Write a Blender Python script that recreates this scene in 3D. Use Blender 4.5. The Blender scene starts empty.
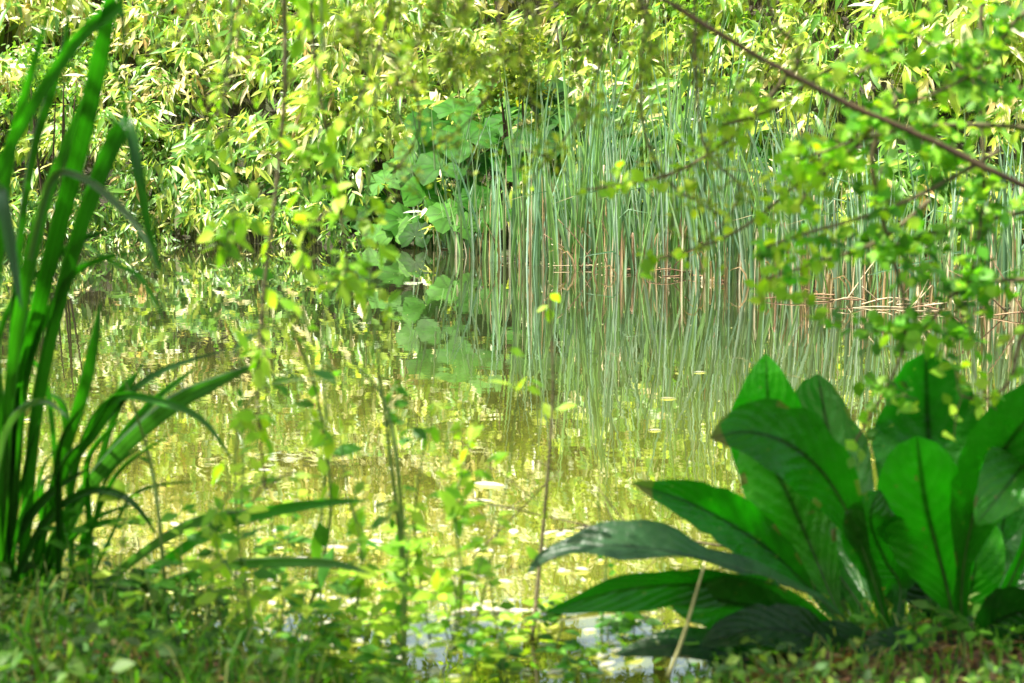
import bpy, math, random
from mathutils import Vector, Matrix, noise
R = math.radians
rnd = random.Random(11)
C = bpy.context.scene.collection

# ------------------------------------------------------------------ camera, sky, sun, exposure
F, TH, CH = 1900.0, R(7.95), 1.70
cam = bpy.data.cameras.new("camera"); co = bpy.data.objects.new("camera", cam); C.objects.link(co)
cam.sensor_width = 36.0; cam.lens = F * 36 / 1024; cam.clip_end = 1000; cam.clip_start = 0.05
co.location = (0, 0, CH); co.rotation_euler = (R(90) - TH, 0, 0)
cam.dof.use_dof = True; cam.dof.focus_distance = 17.5; cam.dof.aperture_fstop = 3.8; cam.dof.aperture_blades = 0
bpy.context.scene.camera = co
SUN = Vector((-0.40, -0.10, 0.90)).normalized()
w = bpy.data.worlds.new("World"); bpy.context.scene.world = w; w.use_nodes = True
nt = w.node_tree; sky = nt.nodes.new("ShaderNodeTexSky"); sky.sky_type = 'NISHITA'; sky.sun_disc = False
sky.sun_elevation = math.asin(SUN.z); sky.sun_rotation = math.atan2(SUN.x, SUN.y)
sky.dust_density = 2.5
hz = nt.nodes.new("ShaderNodeVectorMath"); hz.operation = 'MULTIPLY'; hz.inputs[1].default_value = (1.12, 1.0, .74)   # warm milky summer air
nt.links.new(sky.outputs[0], hz.inputs[0]); nt.links.new(hz.outputs[0], nt.nodes["Background"].inputs[0]); nt.nodes["Background"].inputs[1].default_value = 0.15
sl = bpy.data.lights.new("sun", 'SUN'); sl.energy = 5.0; sl.angle = R(0.6); sl.color = (1, .95, .85)
so = bpy.data.objects.new("sun", sl); C.objects.link(so); so.rotation_euler = SUN.to_track_quat('Z', 'Y').to_euler()
vs = bpy.context.scene.view_settings
vs.view_transform = 'Standard'; vs.look = 'None'; vs.gamma = 1; vs.exposure = 1.6
cy = bpy.context.scene.cycles
cy.max_bounces = 7; cy.transmission_bounces = 5; cy.diffuse_bounces = 4; cy.glossy_bounces = 3
cy.use_denoising = True; cy.sample_clamp_indirect = 6; cy.caustics_reflective = False; cy.caustics_refractive = False

FWD = Vector((0, math.cos(TH), -math.sin(TH))); UP = Vector((0, math.sin(TH), math.cos(TH)))
CAM = Vector((0, 0, CH))
def P(px, py, Y):
    d = Vector(((px - 512) / F, 0, 0)) + FWD + UP * ((341.5 - py) / F)
    return CAM + d * (Y / d.y)
def G(px, py, z=0.0):
    d = Vector(((px - 512) / F, 0, 0)) + FWD + UP * ((341.5 - py) / F)
    return CAM + d * ((z - CH) / d.z)
def depth(p): return (p - CAM).dot(FWD)

# ------------------------------------------------------------------ materials
def nodes(name):
    m = bpy.data.materials.new(name); m.use_nodes = True
    n = m.node_tree.nodes; l = m.node_tree.links
    return m, n, l, n["Principled BSDF"], n["Material Output"]
def leafmat(name, gain=(1, 1, 1), tr=(1.5, 1.7, .5), fac=.45, rough=.42, spec=.5, nscale=9, veins=0, stripes=0):
    """leaf surface: the leaf's own pigment comes from the 'tint' attribute; light passes through it"""
    m, n, l, p, out = nodes(name)
    at = n.new("ShaderNodeAttribute"); at.attribute_name = "tint"
    tc = n.new("ShaderNodeTexCoord")
    no = n.new("ShaderNodeTexNoise"); no.inputs["Scale"].default_value = nscale; no.inputs["Detail"].default_value = 3
    l.new(tc.outputs["Object"], no.inputs["Vector"])
    mr = n.new("ShaderNodeMapRange"); mr.inputs["From Min"].default_value = .3; mr.inputs["From Max"].default_value = .7
    mr.inputs["To Min"].default_value = .72; mr.inputs["To Max"].default_value = 1.25
    l.new(no.outputs["Fac"], mr.inputs["Value"])
    mx = n.new("ShaderNodeVectorMath"); mx.operation = 'SCALE'
    l.new(at.outputs["Color"], mx.inputs[0]); l.new(mr.outputs[0], mx.inputs["Scale"])
    col = mx.outputs[0]
    if veins:
        uv = n.new("ShaderNodeUVMap"); uv.uv_map = "UVMap"
        sp = n.new("ShaderNodeSeparateXYZ"); l.new(uv.outputs[0], sp.inputs[0])
        ab = n.new("ShaderNodeMath"); ab.operation = 'ABSOLUTE'; l.new(sp.outputs[0], ab.inputs[0])
        ma = n.new("ShaderNodeMath"); ma.operation = 'MULTIPLY_ADD'; l.new(ab.outputs[0], ma.inputs[0]); ma.inputs[1].default_value = -.22
        l.new(sp.outputs[1], ma.inputs[2])
        wob = n.new("ShaderNodeMath"); wob.operation = 'MULTIPLY_ADD'; l.new(no.outputs["Fac"], wob.inputs[0]); wob.inputs[1].default_value = .05
        l.new(ma.outputs[0], wob.inputs[2])
        sn = n.new("ShaderNodeMath"); sn.operation = 'MULTIPLY'; sn.inputs[1].default_value = veins * 6.283; l.new(wob.outputs[0], sn.inputs[0])
        si = n.new("ShaderNodeMath"); si.operation = 'SINE'; l.new(sn.outputs[0], si.inputs[0])
        pw = n.new("ShaderNodeMapRange"); l.new(si.outputs[0], pw.inputs["Value"])
        pw.inputs["From Min"].default_value = .55; pw.inputs["From Max"].default_value = 1.0
        pw.inputs["To Min"].default_value = 0; pw.inputs["To Max"].default_value = 1
        mid = n.new("ShaderNodeMapRange"); l.new(ab.outputs[0], mid.inputs["Value"])
        mid.inputs["From Min"].default_value = .02; mid.inputs["From Max"].default_value = .09
        mid.inputs["To Min"].default_value = .45; mid.inputs["To Max"].default_value = 1
        vd = n.new("ShaderNodeMapRange"); l.new(pw.outputs[0], vd.inputs["Value"]); vd.inputs["To Min"].default_value = 1; vd.inputs["To Max"].default_value = .93
        mm = n.new("ShaderNodeMath"); mm.operation = 'MULTIPLY'; l.new(mid.outputs[0], mm.inputs[0]); l.new(vd.outputs[0], mm.inputs[1])
        m2 = n.new("ShaderNodeVectorMath"); m2.operation = 'SCALE'; l.new(col, m2.inputs[0]); l.new(mm.outputs[0], m2.inputs["Scale"])
        col = m2.outputs[0]
        # blotches and insect holes
        n2 = n.new("ShaderNodeTexNoise"); n2.inputs["Scale"].default_value = 38; l.new(tc.outputs["Object"], n2.inputs["Vector"])
        sm = n.new("ShaderNodeMapRange"); l.new(n2.outputs["Fac"], sm.inputs["Value"]); sm.inputs["From Min"].default_value = .70; sm.inputs["From Max"].default_value = .76
        mxb = n.new("ShaderNodeMix"); mxb.data_type = 'RGBA'; l.new(sm.outputs[0], mxb.inputs[0]); l.new(col, mxb.inputs[6]); mxb.inputs[7].default_value = (.16, .15, .04, 1)
        col = mxb.outputs[2]
        bp = n.new("ShaderNodeBump"); bp.inputs["Strength"].default_value = .4; bp.inputs["Distance"].default_value = .003
        l.new(si.outputs[0], bp.inputs["Height"])
        n3 = n.new("ShaderNodeTexNoise"); n3.inputs["Scale"].default_value = 22; n3.inputs["Detail"].default_value = 3; l.new(tc.outputs["Object"], n3.inputs["Vector"])
        b3 = n.new("ShaderNodeBump"); b3.inputs["Strength"].default_value = .8; b3.inputs["Distance"].default_value = .014; l.new(n3.outputs["Fac"], b3.inputs["Height"]); l.new(bp.outputs[0], b3.inputs["Normal"])
        l.new(b3.outputs[0], p.inputs["Normal"])
    if stripes:
        uv = n.new("ShaderNodeUVMap"); uv.uv_map = "UVMap"
        sp = n.new("ShaderNodeSeparateXYZ"); l.new(uv.outputs[0], sp.inputs[0])
        ma = n.new("ShaderNodeMath"); ma.operation = 'MULTIPLY'; ma.inputs[1].default_value = stripes * 6.283; l.new(sp.outputs[0], ma.inputs[0])
        si = n.new("ShaderNodeMath"); si.operation = 'SINE'; l.new(ma.outputs[0], si.inputs[0])
        vd = n.new("ShaderNodeMapRange"); l.new(si.outputs[0], vd.inputs["Value"]); vd.inputs["From Min"].default_value = .2; vd.inputs["From Max"].default_value = 1; vd.inputs["To Min"].default_value = 1; vd.inputs["To Max"].default_value = .68
        m2 = n.new("ShaderNodeVectorMath"); m2.operation = 'SCALE'; l.new(col, m2.inputs[0]); l.new(vd.outputs[0], m2.inputs["Scale"]); col = m2.outputs[0]
        bp = n.new("ShaderNodeBump"); bp.inputs["Strength"].default_value = .4; bp.inputs["Distance"].default_value = .002
        l.new(si.outputs[0], bp.inputs["Height"]); l.new(bp.outputs[0], p.inputs["Normal"])
    l.new(col, p.inputs["Base Color"])
    p.inputs["Roughness"].default_value = rough; p.inputs["Specular IOR Level"].default_value = spec
    tm = n.new("ShaderNodeVectorMath"); tm.operation = 'MULTIPLY'; tm.inputs[1].default_value = tr; l.new(col, tm.inputs[0])
    tl = n.new("ShaderNodeBsdfTranslucent"); l.new(tm.outputs[0], tl.inputs["Color"])
    ms = n.new("ShaderNodeMixShader"); ms.inputs[0].default_value = fac
    l.new(p.outputs[0], ms.inputs[1]); l.new(tl.outputs[0], ms.inputs[2]); l.new(ms.outputs[0], out.inputs["Surface"])
    return m
M = {}
M['bamboo'] = leafmat('bamboo_leaf', rough=.38, tr=(1.35, 1.4, .75), fac=.42)
M['leaf'] = leafmat('thin_leaf', rough=.5, spec=.3, tr=(1.6, 1.75, .5), fac=.5)
M['reed'] = leafmat('reed_blade', rough=.5, tr=(1.1, 1.3, .7), fac=.3, nscale=4)
M['blade'] = leafmat('sword_blade', rough=.36, tr=(.8, 1.5, .2), fac=.45, nscale=3, stripes=2.5)
M['big'] = leafmat('broad_leaf', rough=.36, spec=.5, tr=(.5, 2.3, .15), fac=.55, veins=13, nscale=7)
M['round'] = leafmat('round_leaf', rough=.6, spec=.15, tr=(.9, 1.8, .2), fac=.35, nscale=8, stripes=1)
def barkmat(name, a, b, rough=.85, scale=14):
    m, n, l, p, out = nodes(name)
    tc = n.new("ShaderNodeTexCoord"); no = n.new("ShaderNodeTexNoise"); no.inputs["Scale"].default_value = scale; no.inputs["Detail"].default_value = 6
    l.new(tc.outputs["Object"], no.inputs["Vector"])
    cr = n.new("ShaderNodeValToRGB"); cr.color_ramp.elements[0].position = .35; cr.color_ramp.elements[1].position = .68
    cr.color_ramp.elements[0].color = (*a, 1); cr.color_ramp.elements[1].color = (*b, 1)
    l.new(no.outputs["Fac"], cr.inputs[0]); l.new(cr.outputs[0], p.inputs["Base Color"]); p.inputs["Roughness"].default_value = rough
    bp = n.new("ShaderNodeBump"); bp.inputs["Strength"].default_value = .6; bp.inputs["Distance"].default_value = .01
    l.new(no.outputs["Fac"], bp.inputs["Height"]); l.new(bp.outputs[0], p.inputs["Normal"])
    return m
M['bark'] = barkmat('bark', (.03, .018, .006), (.08, .05, .018))
M['twig'] = barkmat('twig', (.06, .05, .02), (.16, .13, .06), scale=40)
M['greenstem'] = barkmat('green_stem', (.08, .15, .03), (.16, .24, .05), .5, 30)
M['midrib'] = barkmat('midrib', (.02, .07, .008), (.045, .13, .015), .45, 20)
M['cane'] = barkmat('cane', (.16, .17, .06), (.36, .33, .15), .5, 20)
M['dead'] = barkmat('dead_reed', (.36, .27, .15), (.66, .55, .36), .7, 12)
M['brownreed'] = barkmat('brown_reed', (.16, .09, .05), (.38, .25, .14), .8, 12)
M['palewood'] = barkmat('pale_wood', (.35, .30, .24), (.72, .66, .57), .8, 25)

def groundmat():
    m, n, l, p, out = nodes('earth')
    tc = n.new("ShaderNodeTexCoord")
    a = n.new("ShaderNodeTexNoise"); a.inputs["Scale"].default_value = 3; a.inputs["Detail"].default_value = 8; l.new(tc.outputs["Object"], a.inputs["Vector"])
    b = n.new("ShaderNodeTexNoise"); b.inputs["Scale"].default_value = 45; b.inputs["Detail"].default_value = 5; l.new(tc.outputs["Object"], b.inputs["Vector"])
    c1 = n.new("ShaderNodeValToRGB"); c1.color_ramp.elements[0].color = (.014, .013, .007, 1); c1.color_ramp.elements[1].color = (.05, .042, .022, 1)
    c1.color_ramp.elements[0].position = .3; c1.color_ramp.elements[1].position = .7
    l.new(b.outputs["Fac"], c1.inputs[0])
    c2 = n.new("ShaderNodeMapRange"); c2.inputs["From Min"].default_value = .45; c2.inputs["From Max"].default_value = .6; l.new(a.outputs["Fac"], c2.inputs["Value"])
    mx = n.new("ShaderNodeMix"); mx.data_type = 'RGBA'; l.new(c2.outputs[0], mx.inputs[0]); l.new(c1.outputs[0], mx.inputs[6]); mx.inputs[7].default_value = (.05, .075, .02, 1)
    l.new(mx.outputs[2], p.inputs["Base Color"]); p.inputs["Roughness"].default_value = .95
    bp = n.new("ShaderNodeBump"); bp.inputs["Distance"].default_value = .03; l.new(b.outputs["Fac"], bp.inputs["Height"]); l.new(bp.outputs[0], p.inputs["Normal"])
    return m
M['earth'] = groundmat()
def watermat():
    m, n, l, p, out = nodes('pond_water')
    tc = n.new("ShaderNodeTexCoord")
    mp = n.new("ShaderNodeMapping"); mp.inputs["Scale"].default_value = (1, 1.0, 1); l.new(tc.outputs["Object"], mp.inputs[0])
    a = n.new("ShaderNodeTexNoise"); a.inputs["Scale"].default_value = 7; a.inputs["Detail"].default_value = 2.5; l.new(mp.outputs[0], a.inputs["Vector"])
    b = n.new("ShaderNodeTexNoise"); b.inputs["Scale"].default_value = 1.6; b.inputs["Detail"].default_value = 2; l.new(mp.outputs[0], b.inputs["Vector"])
    b1 = n.new("ShaderNodeBump"); b1.inputs["Strength"].default_value = 1; b1.inputs["Distance"].default_value = .0004
    l.new(a.outputs["Fac"], b1.inputs["Height"])
    b2 = n.new("ShaderNodeBump"); b2.inputs["Strength"].default_value = 1; b2.inputs["Distance"].default_value = .0008
    l.new(b.outputs["Fac"], b2.inputs["Height"]); l.new(b1.outputs[0], b2.inputs["Normal"])
    # silt colour: brown-olive in the middle; near yellow-green stands in for bright reflections
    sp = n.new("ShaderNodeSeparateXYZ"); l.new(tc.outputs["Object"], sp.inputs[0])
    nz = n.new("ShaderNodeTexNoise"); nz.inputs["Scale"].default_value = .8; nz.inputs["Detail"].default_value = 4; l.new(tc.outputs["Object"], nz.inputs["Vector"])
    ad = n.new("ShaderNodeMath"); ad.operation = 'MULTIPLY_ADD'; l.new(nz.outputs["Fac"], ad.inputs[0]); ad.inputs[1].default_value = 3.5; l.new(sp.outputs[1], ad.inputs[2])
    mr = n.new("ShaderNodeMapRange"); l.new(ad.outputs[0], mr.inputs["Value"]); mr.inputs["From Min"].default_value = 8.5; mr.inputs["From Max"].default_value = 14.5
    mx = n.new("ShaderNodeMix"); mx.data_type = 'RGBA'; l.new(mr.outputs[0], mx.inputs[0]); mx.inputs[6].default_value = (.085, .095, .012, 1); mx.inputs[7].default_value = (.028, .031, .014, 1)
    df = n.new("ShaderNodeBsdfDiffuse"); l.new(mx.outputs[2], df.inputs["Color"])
    gl = n.new("ShaderNodeBsdfGlossy"); gl.inputs["Roughness"].default_value = 0; gl.inputs["Color"].default_value = (1, 1, .97, 1); l.new(b2.outputs[0], gl.inputs["Normal"])
    fr = n.new("ShaderNodeFresnel"); fr.inputs["IOR"].default_value = 1.33
    fm = n.new("ShaderNodeMapRange"); l.new(fr.outputs[0], fm.inputs["Value"]); fm.inputs["From Min"].default_value = 0; fm.inputs["From Max"].default_value = .5; fm.inputs["To Min"].default_value = .12; fm.inputs["To Max"].default_value = .80
    ms = n.new("ShaderNodeMixShader"); l.new(fm.outputs[0], ms.inputs[0]); l.new(df.outputs[0], ms.inputs[1]); l.new(gl.outputs[0], ms.inputs[2]); l.new(ms.outputs[0], out.inputs["Surface"])
    return m
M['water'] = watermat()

# ------------------------------------------------------------------ mesh helpers
class MB:
    def __init__(s): s.v = []; s.f = []; s.c = []; s.uv = []; s.m = []
    def face(s, idx, c, uv=None, m=0):
        s.f.append(idx); s.c.append(c); s.uv.append(uv); s.m.append(m)
    def mesh(s, name, mats, smooth=True):
        me = bpy.data.meshes.new(name); me.from_pydata([tuple(v) for v in s.v], [], s.f)
        for m in (mats if isinstance(mats, (list, tuple)) else [mats]): me.materials.append(m)
        at = me.color_attributes.new("tint", 'FLOAT_COLOR', 'CORNER')
        buf = []
        for f, c in zip(s.f, s.c): buf.extend((c[0], c[1], c[2], 1.0) * len(f))
        at.data.foreach_set("color", buf)
        if any(u is not None for u in s.uv):
            ul = me.uv_layers.new(name="UVMap"); b = []
            for f, u in zip(s.f, s.uv):
                for k in range(len(f)): b.extend(u[k] if u else (0, 0))
            ul.data.foreach_set("uv", b)
        me.polygons.foreach_set("material_index", s.m)
        me.polygons.foreach_set("use_smooth", [smooth] * len(s.f))
        me.update(); return me
    def build(s, name, mats, parent=None, smooth=True):
        o = bpy.data.objects.new(name, s.mesh(name, mats, smooth)); C.objects.link(o)
        if parent: o.parent = parent
        return o
def thing(name, label, cat, loc=(0, 0, 0), group=None):
    o = bpy.data.objects.new(name, None); C.objects.link(o); o.location = loc
    o['label'] = label; o['category'] = cat
    if group: o['group'] = group
    o.empty_display_size = .1
    return o
def tag(o, label=None, cat=None, group=None, kind=None):
    if label: o['label'] = label
    if cat: o['category'] = cat
    if group: o['group'] = group
    if kind: o['kind'] = kind
    return o
def dup(root, loc, rz=0, sc=1.0, label=None, group=None, tilt=0):
    r = root.copy(); C.objects.link(r); r.location = loc; r.rotation_euler = (tilt, 0, rz)
    r.scale = (sc, sc, sc) if not isinstance(sc, tuple) else sc
    if label: r['label'] = label
    if group: r['group'] = group
    for ch in list(root.children):
        c = ch.copy(); C.objects.link(c); c.parent = r
        for g in list(ch.children):
            d = g.copy(); C.objects.link(d); d.parent = c
    return r
def var(c, a=.18, r=rnd):
    k = 1 + r.uniform(-a, a); h = r.uniform(-a, a) * .5
    return (max(.004, c[0] * k * (1 + h)), max(.004, c[1] * k), max(.003, c[2] * k * (1 - h)))
def rv(r=rnd):
    while True:
        v = Vector((r.uniform(-1, 1), r.uniform(-1, 1), r.uniform(-1, 1)))
        if .05 < v.length < 1: return v.normalized()
def catmull(pts, n):
    """resample a list of equal-length tuples/vectors"""
    P_ = [list(p) for p in pts]; K = len(P_) - 1
    out = []
    for i in range(n):
        t = i / (n - 1) * K; k = min(int(t), K - 1); u = t - k
        p0 = P_[max(k - 1, 0)]; p1 = P_[k]; p2 = P_[k + 1]; p3 = P_[min(k + 2, K)]
        out.append([.5 * ((2 * b) + (-a + c) * u + (2 * a - 5 * b + 4 * c - d) * u * u + (-a + 3 * b - 3 * c + d) * u ** 3) for a, b, c, d in zip(p0, p1, p2, p3)])
    return out
def leaf(mb, base, d, nrm, L, W, col, droop=.25, fold=.25, m=0, wide=.38):
    d = d.normalized(); s = d.cross(nrm)
    if s.length < 1e-4: s = d.cross(Vector((.3, .5, .8)))
    s.normalize(); n = s.cross(d).normalized()
    i = len(mb.v); h = W * .5
    def pt(t, a, lift=0): return base + d * (L * t) + s * (h * a) - n * (droop * L * t * t) + n * (lift * h)
    mb.v += [pt(0, 0), pt(wide, -1, fold), pt(wide, 0, -fold * .4), pt(wide, 1, fold), pt(.72, -.72, fold), pt(.72, 0, -fold * .3), pt(.72, .72, fold), pt(1, 0)]
    for f in ((0, 1, 2), (0, 2, 3), (1, 4, 5, 2), (2, 5, 6, 3), (4, 7, 5), (5, 7, 6)):
        mb.face([i + k for k in f], col, None, m)
def ribbon(mb, pts, W, col, nrm, fold=.25, prof=None, m=0, tipcol=None):
    """blade along 3D pts; W max width; nrm preferred facing"""
    n = len(pts); i0 = len(mb.v)
    for k, p in enumerate(pts):
        t = k / (n - 1)
        tg = (pts[min(k + 1, n - 1)] - pts[max(k - 1, 0)]).normalized()
        s = tg.cross(nrm)
        if s.length < 1e-3: s = tg.cross(Vector((1, .2, .1)))
        s.normalize(); q = s.cross(tg)
        w_ = W * .5 * (prof(t) if prof else (1 - t ** 3) * (.75 + .25 * min(1, t * 4)) + .02)
        mb.v += [p - s * w_ + q * w_ * fold, p - q * w_ * fold, p + s * w_ + q * w_ * fold]
    for k in range(n - 1):
        a = i0 + 3 * k; c = col if tipcol is None or k < n * .72 else tipcol
        mb.face([a, a + 3, a + 4, a + 1], c, [(-1, 0), (-1, 0), (0, 0), (0, 0)], m); mb.face([a + 1, a + 4, a + 5, a + 2], c, [(0, 0), (0, 0), (1, 0), (1, 0)], m)
def tube(mb, pts, rad, col=(.1, .1, .1), sides=6, m=0):
    n = len(pts); i0 = len(mb.v)
    ref = Vector((.13, .97, .2))
    for k, p in enumerate(pts):
        tg = (pts[min(k + 1, n - 1)] - pts[max(k - 1, 0)]).normalized()
        a = tg.cross(ref)
        if a.length < .05: a = tg.cross(Vector((1, 0, 0)))
        a.normalize(); b = tg.cross(a)
        r = rad(k / (n - 1)) if callable(rad) else rad
        for j in range(sides):
            th = j * 2 * math.pi / sides
            mb.v.append(p + a * (r * math.cos(th)) + b * (r * math.sin(th)))
    for k in range(n - 1):
        for j in range(sides):
            a = i0 + k * sides + j; b = i0 + k * sides + (j + 1) % sides
            mb.face([a, b, b + sides, a + sides], col, None, m)
    mb.face([i0 + j for j in range(sides)][::-1], col, None, m); mb.face([i0 + (n - 1) * sides + j for j in range(sides)], col, None, m)
def V3(l): return [Vector(p) for p in l]

# ------------------------------------------------------------------ terrain and water
SH = [(-40, 14), (-12, 19.0), (-5.4, 20.1), (-3, 20.1), (-.83, 19.3), (-.1, 17.5), (1.2, 16.55), (2.2, 15.4), (2.9, 14.3), (3.7, 13.8), (8, 12), (40, 9)]
def shore(x):
    for (a, b), (c, d) in zip(SH, SH[1:]):
        if x <= c: return b + (d - b) * (x - a) / (c - a)
    return SH[-1][1]
NS = [(-40, 8), (-6, 7.2), (-2.2, 6.5), (-1.4, 6.15), (-.9, 5.65), (-.55, 5.2), (.0, 4.9), (.38, 5.0), (.65, 5.6), (.9, 5.9), (1.8, 6.2), (4, 7), (40, 8)]
def nshore(x):
    for (a, b), (c, d) in zip(NS, NS[1:]):
        if x <= c: return b + (d - b) * (x - a) / (c - a)
    return NS[-1][1]
def hgt(x, y):
    d = y - shore(x); e = nshore(x) - y
    n1 = noise.noise(Vector((x * .6, y * .6, 3.1))); n2 = noise.noise(Vector((x * 2.7, y * 2.7, 1.1)))
    if d > -.5:
        flat = 0.15 if x < -1.2 else min(1.6, .15 + (x + 1.2) * 1.4)
        z = -.25 + .5 * (d + .5) if d < 0 else .04 * d / .3 if d < .3 else .04
        if d > flat: z = .04 + (d - flat) * .78 - max(0, d - flat - 7) * .55 - max(0, d - flat - 30) * .23
        return z + n1 * .12 * min(1, max(0, d)) + n2 * .03
    if e > -.35:
        z = -.3 + (e + .35) * .8 if e < 0 else -.02 + .06 * min(1, e / .5) + .02 * min(e, 12)
        return z + n1 * .03 + n2 * .015
    return -.6
def axis(lo, hi, fine, coarse, a, b):
    v = []; x = lo
    while x < hi:
        v.append(x); x += fine if a < x < b else coarse
    v.append(hi); return v
xs = axis(-160, 160, .2, 8, -9.5, 9); ys = axis(-60, 260, .2, 8, -1, 29)
g = MB()
for y in ys:
    for x in xs: g.v.append((x, y, hgt(x, y)))
nx = len(xs)
for j in range(len(ys) - 1):
    for i in range(nx - 1):
        a = j * nx + i; g.face([a, a + 1, a + nx + 1, a + nx], (.1, .1, .05))
tag(g.build('ground', M['earth']), kind='structure')
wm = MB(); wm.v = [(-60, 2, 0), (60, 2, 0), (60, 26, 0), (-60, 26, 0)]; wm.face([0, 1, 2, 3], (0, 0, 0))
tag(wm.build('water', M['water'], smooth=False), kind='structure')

# ------------------------------------------------------------------ dwarf bamboo on the far bank
GREEN = (.13, .29, .035); YG = (.36, .47, .06); CREAM = (.68, .60, .30); PALE = (.80, .78, .58); DEEP = (.05, .16, .02); TAN = (.52, .38, .15)
def bamboo(seed, palette, nt_=54, size=1.0):
    r = random.Random(seed); fo = MB(); st = MB()
    for k in range(nt_):
        a = r.uniform(0, 2 * math.pi); rr = math.sqrt(r.random()) * .75
        b = Vector((rr * .55 * math.cos(a), rr * .55 * math.sin(a) + .1, -.15))
        h = (.95 - .55 * rr * rr) * r.uniform(.55, 1.1) * size
        tip = Vector((rr * math.cos(a), rr * math.sin(a) - .28 * r.random(), h))
        if k % 2 == 0:
            mid = (b + tip) * .5 + Vector((0, .06, .12)); tube(st, V3(catmull([b, mid, tip], 5)), .0045, sides=4)
        out = Vector((math.cos(a) * .6, math.sin(a) * .6 - .75, -.15)).normalized()
        base_c = r.choices(range(len(palette)), [p[1] for p in palette])[0]
        for q in range(r.randint(5, 8)):
            ci = base_c if r.random() < .55 else r.choices(range(len(palette)), [p[1] for p in palette])[0]
            c = var(palette[ci][0], .22, r)
            d = (out + rv(r) * .85 + Vector((0, 0, -.35))).normalized()
            nn = (Vector((0, -.5, 1)) + rv(r) * .6).normalized()
            L = r.uniform(.13, .29) * size
            leaf(fo, tip + rv(r) * .05, d, nn, L, L * r.uniform(.17, .26), c, droop=r.uniform(.1, .5), fold=r.uniform(.05, .35), wide=.4)
    return st.mesh('cane', M['cane']), fo.mesh('foliage', M['bamboo'])
pal_mid = [(GREEN, 48), (YG, 33), (CREAM, 12), (PALE, 3), (TAN, 4)]
pal_cream = [(GREEN, 32), (YG, 24), (CREAM, 27), (PALE, 10), (TAN, 7)]
pal_pale = [(GREEN, 14), (YG, 26), (CREAM, 34), (PALE, 26)]
pal_yel = [(GREEN, 30), (YG, 52), (CREAM, 10), (PALE, 8)]
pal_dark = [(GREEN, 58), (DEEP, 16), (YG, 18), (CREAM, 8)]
bm = {}
for k, (nm, pal) in enumerate((('mid', pal_mid), ('cream', pal_cream), ('yel', pal_yel), ('dark', pal_dark), ('pale', pal_pale))):
    bm[nm] = [bamboo(100 + k * 10 + q, pal, size=(.75, .95, 1.0, 1.14)[q], nt_=(70, 54, 50, 38)[q]) for q in range(4)]
def clump(kind, loc, rz, sc, label, group):
    st, fo = rnd.choice(bm[kind])
    t = thing('dwarf_bamboo', label, 'bamboo', loc, group); t.rotation_euler = (0, 0, rz); t.scale = (sc, sc, sc * rnd.uniform(.85, 1.15))
    for nm, me in (('cane', st), ('foliage', fo)):
        o = bpy.data.objects.new(nm, me); C.objects.link(o); o.parent = t
    return t
nb = 0
yy = -.45; row = 0
while yy < 7.2:
    x = -7.2 + (row % 2) * .4
    while x < 8.6:
        X = x + rnd.uniform(-.25, .25); D = yy + rnd.uniform(-.22, .22); Y = shore(X) + D
        flat = 0.0 if X < -1.3 else min(1.7, (X + 1.3) * 1.5)
        px = 512 + F * X / Y
        if (D < flat - .05 and X > -1.3) or (-1.75 < X < .1 and D < 1.0) or abs(px - 512) > 740: x += .72; continue
        z = hgt(X, max(Y, shore(X) + .05))
        vis = z < 2.7
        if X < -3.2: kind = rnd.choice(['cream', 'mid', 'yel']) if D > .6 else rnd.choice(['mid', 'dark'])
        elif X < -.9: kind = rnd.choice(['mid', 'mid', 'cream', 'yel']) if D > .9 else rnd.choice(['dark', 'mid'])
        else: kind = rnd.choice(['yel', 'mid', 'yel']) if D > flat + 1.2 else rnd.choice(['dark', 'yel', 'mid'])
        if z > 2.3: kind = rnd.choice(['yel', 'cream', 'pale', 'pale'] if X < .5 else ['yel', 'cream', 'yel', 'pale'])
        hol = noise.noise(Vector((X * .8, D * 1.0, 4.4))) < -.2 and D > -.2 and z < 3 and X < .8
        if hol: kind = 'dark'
        if D < .7 and X < -1:
            lab, grp = 'dwarf bamboo clump drooping over the dark water edge of the far left bank', 'bamboo at the water edge on the left'
        elif X < -2.6: lab, grp = 'cream and green dwarf bamboo clump high on the sunny left slope', 'bamboo high on the left slope'
        elif X < .4: lab, grp = 'yellow green dwarf bamboo clump on the slope above the round leaved plants', 'bamboo above the round leaves'
        else: lab, grp = 'yellow green dwarf bamboo clump on the slope behind the cattail bed', 'bamboo behind the cattails'
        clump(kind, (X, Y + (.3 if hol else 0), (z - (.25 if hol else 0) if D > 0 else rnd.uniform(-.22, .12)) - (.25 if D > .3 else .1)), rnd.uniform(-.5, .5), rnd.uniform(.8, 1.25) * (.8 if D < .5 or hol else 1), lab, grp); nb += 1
        x += .66
    yy += .58; row += 1
print("bamboo clumps", nb)

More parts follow.
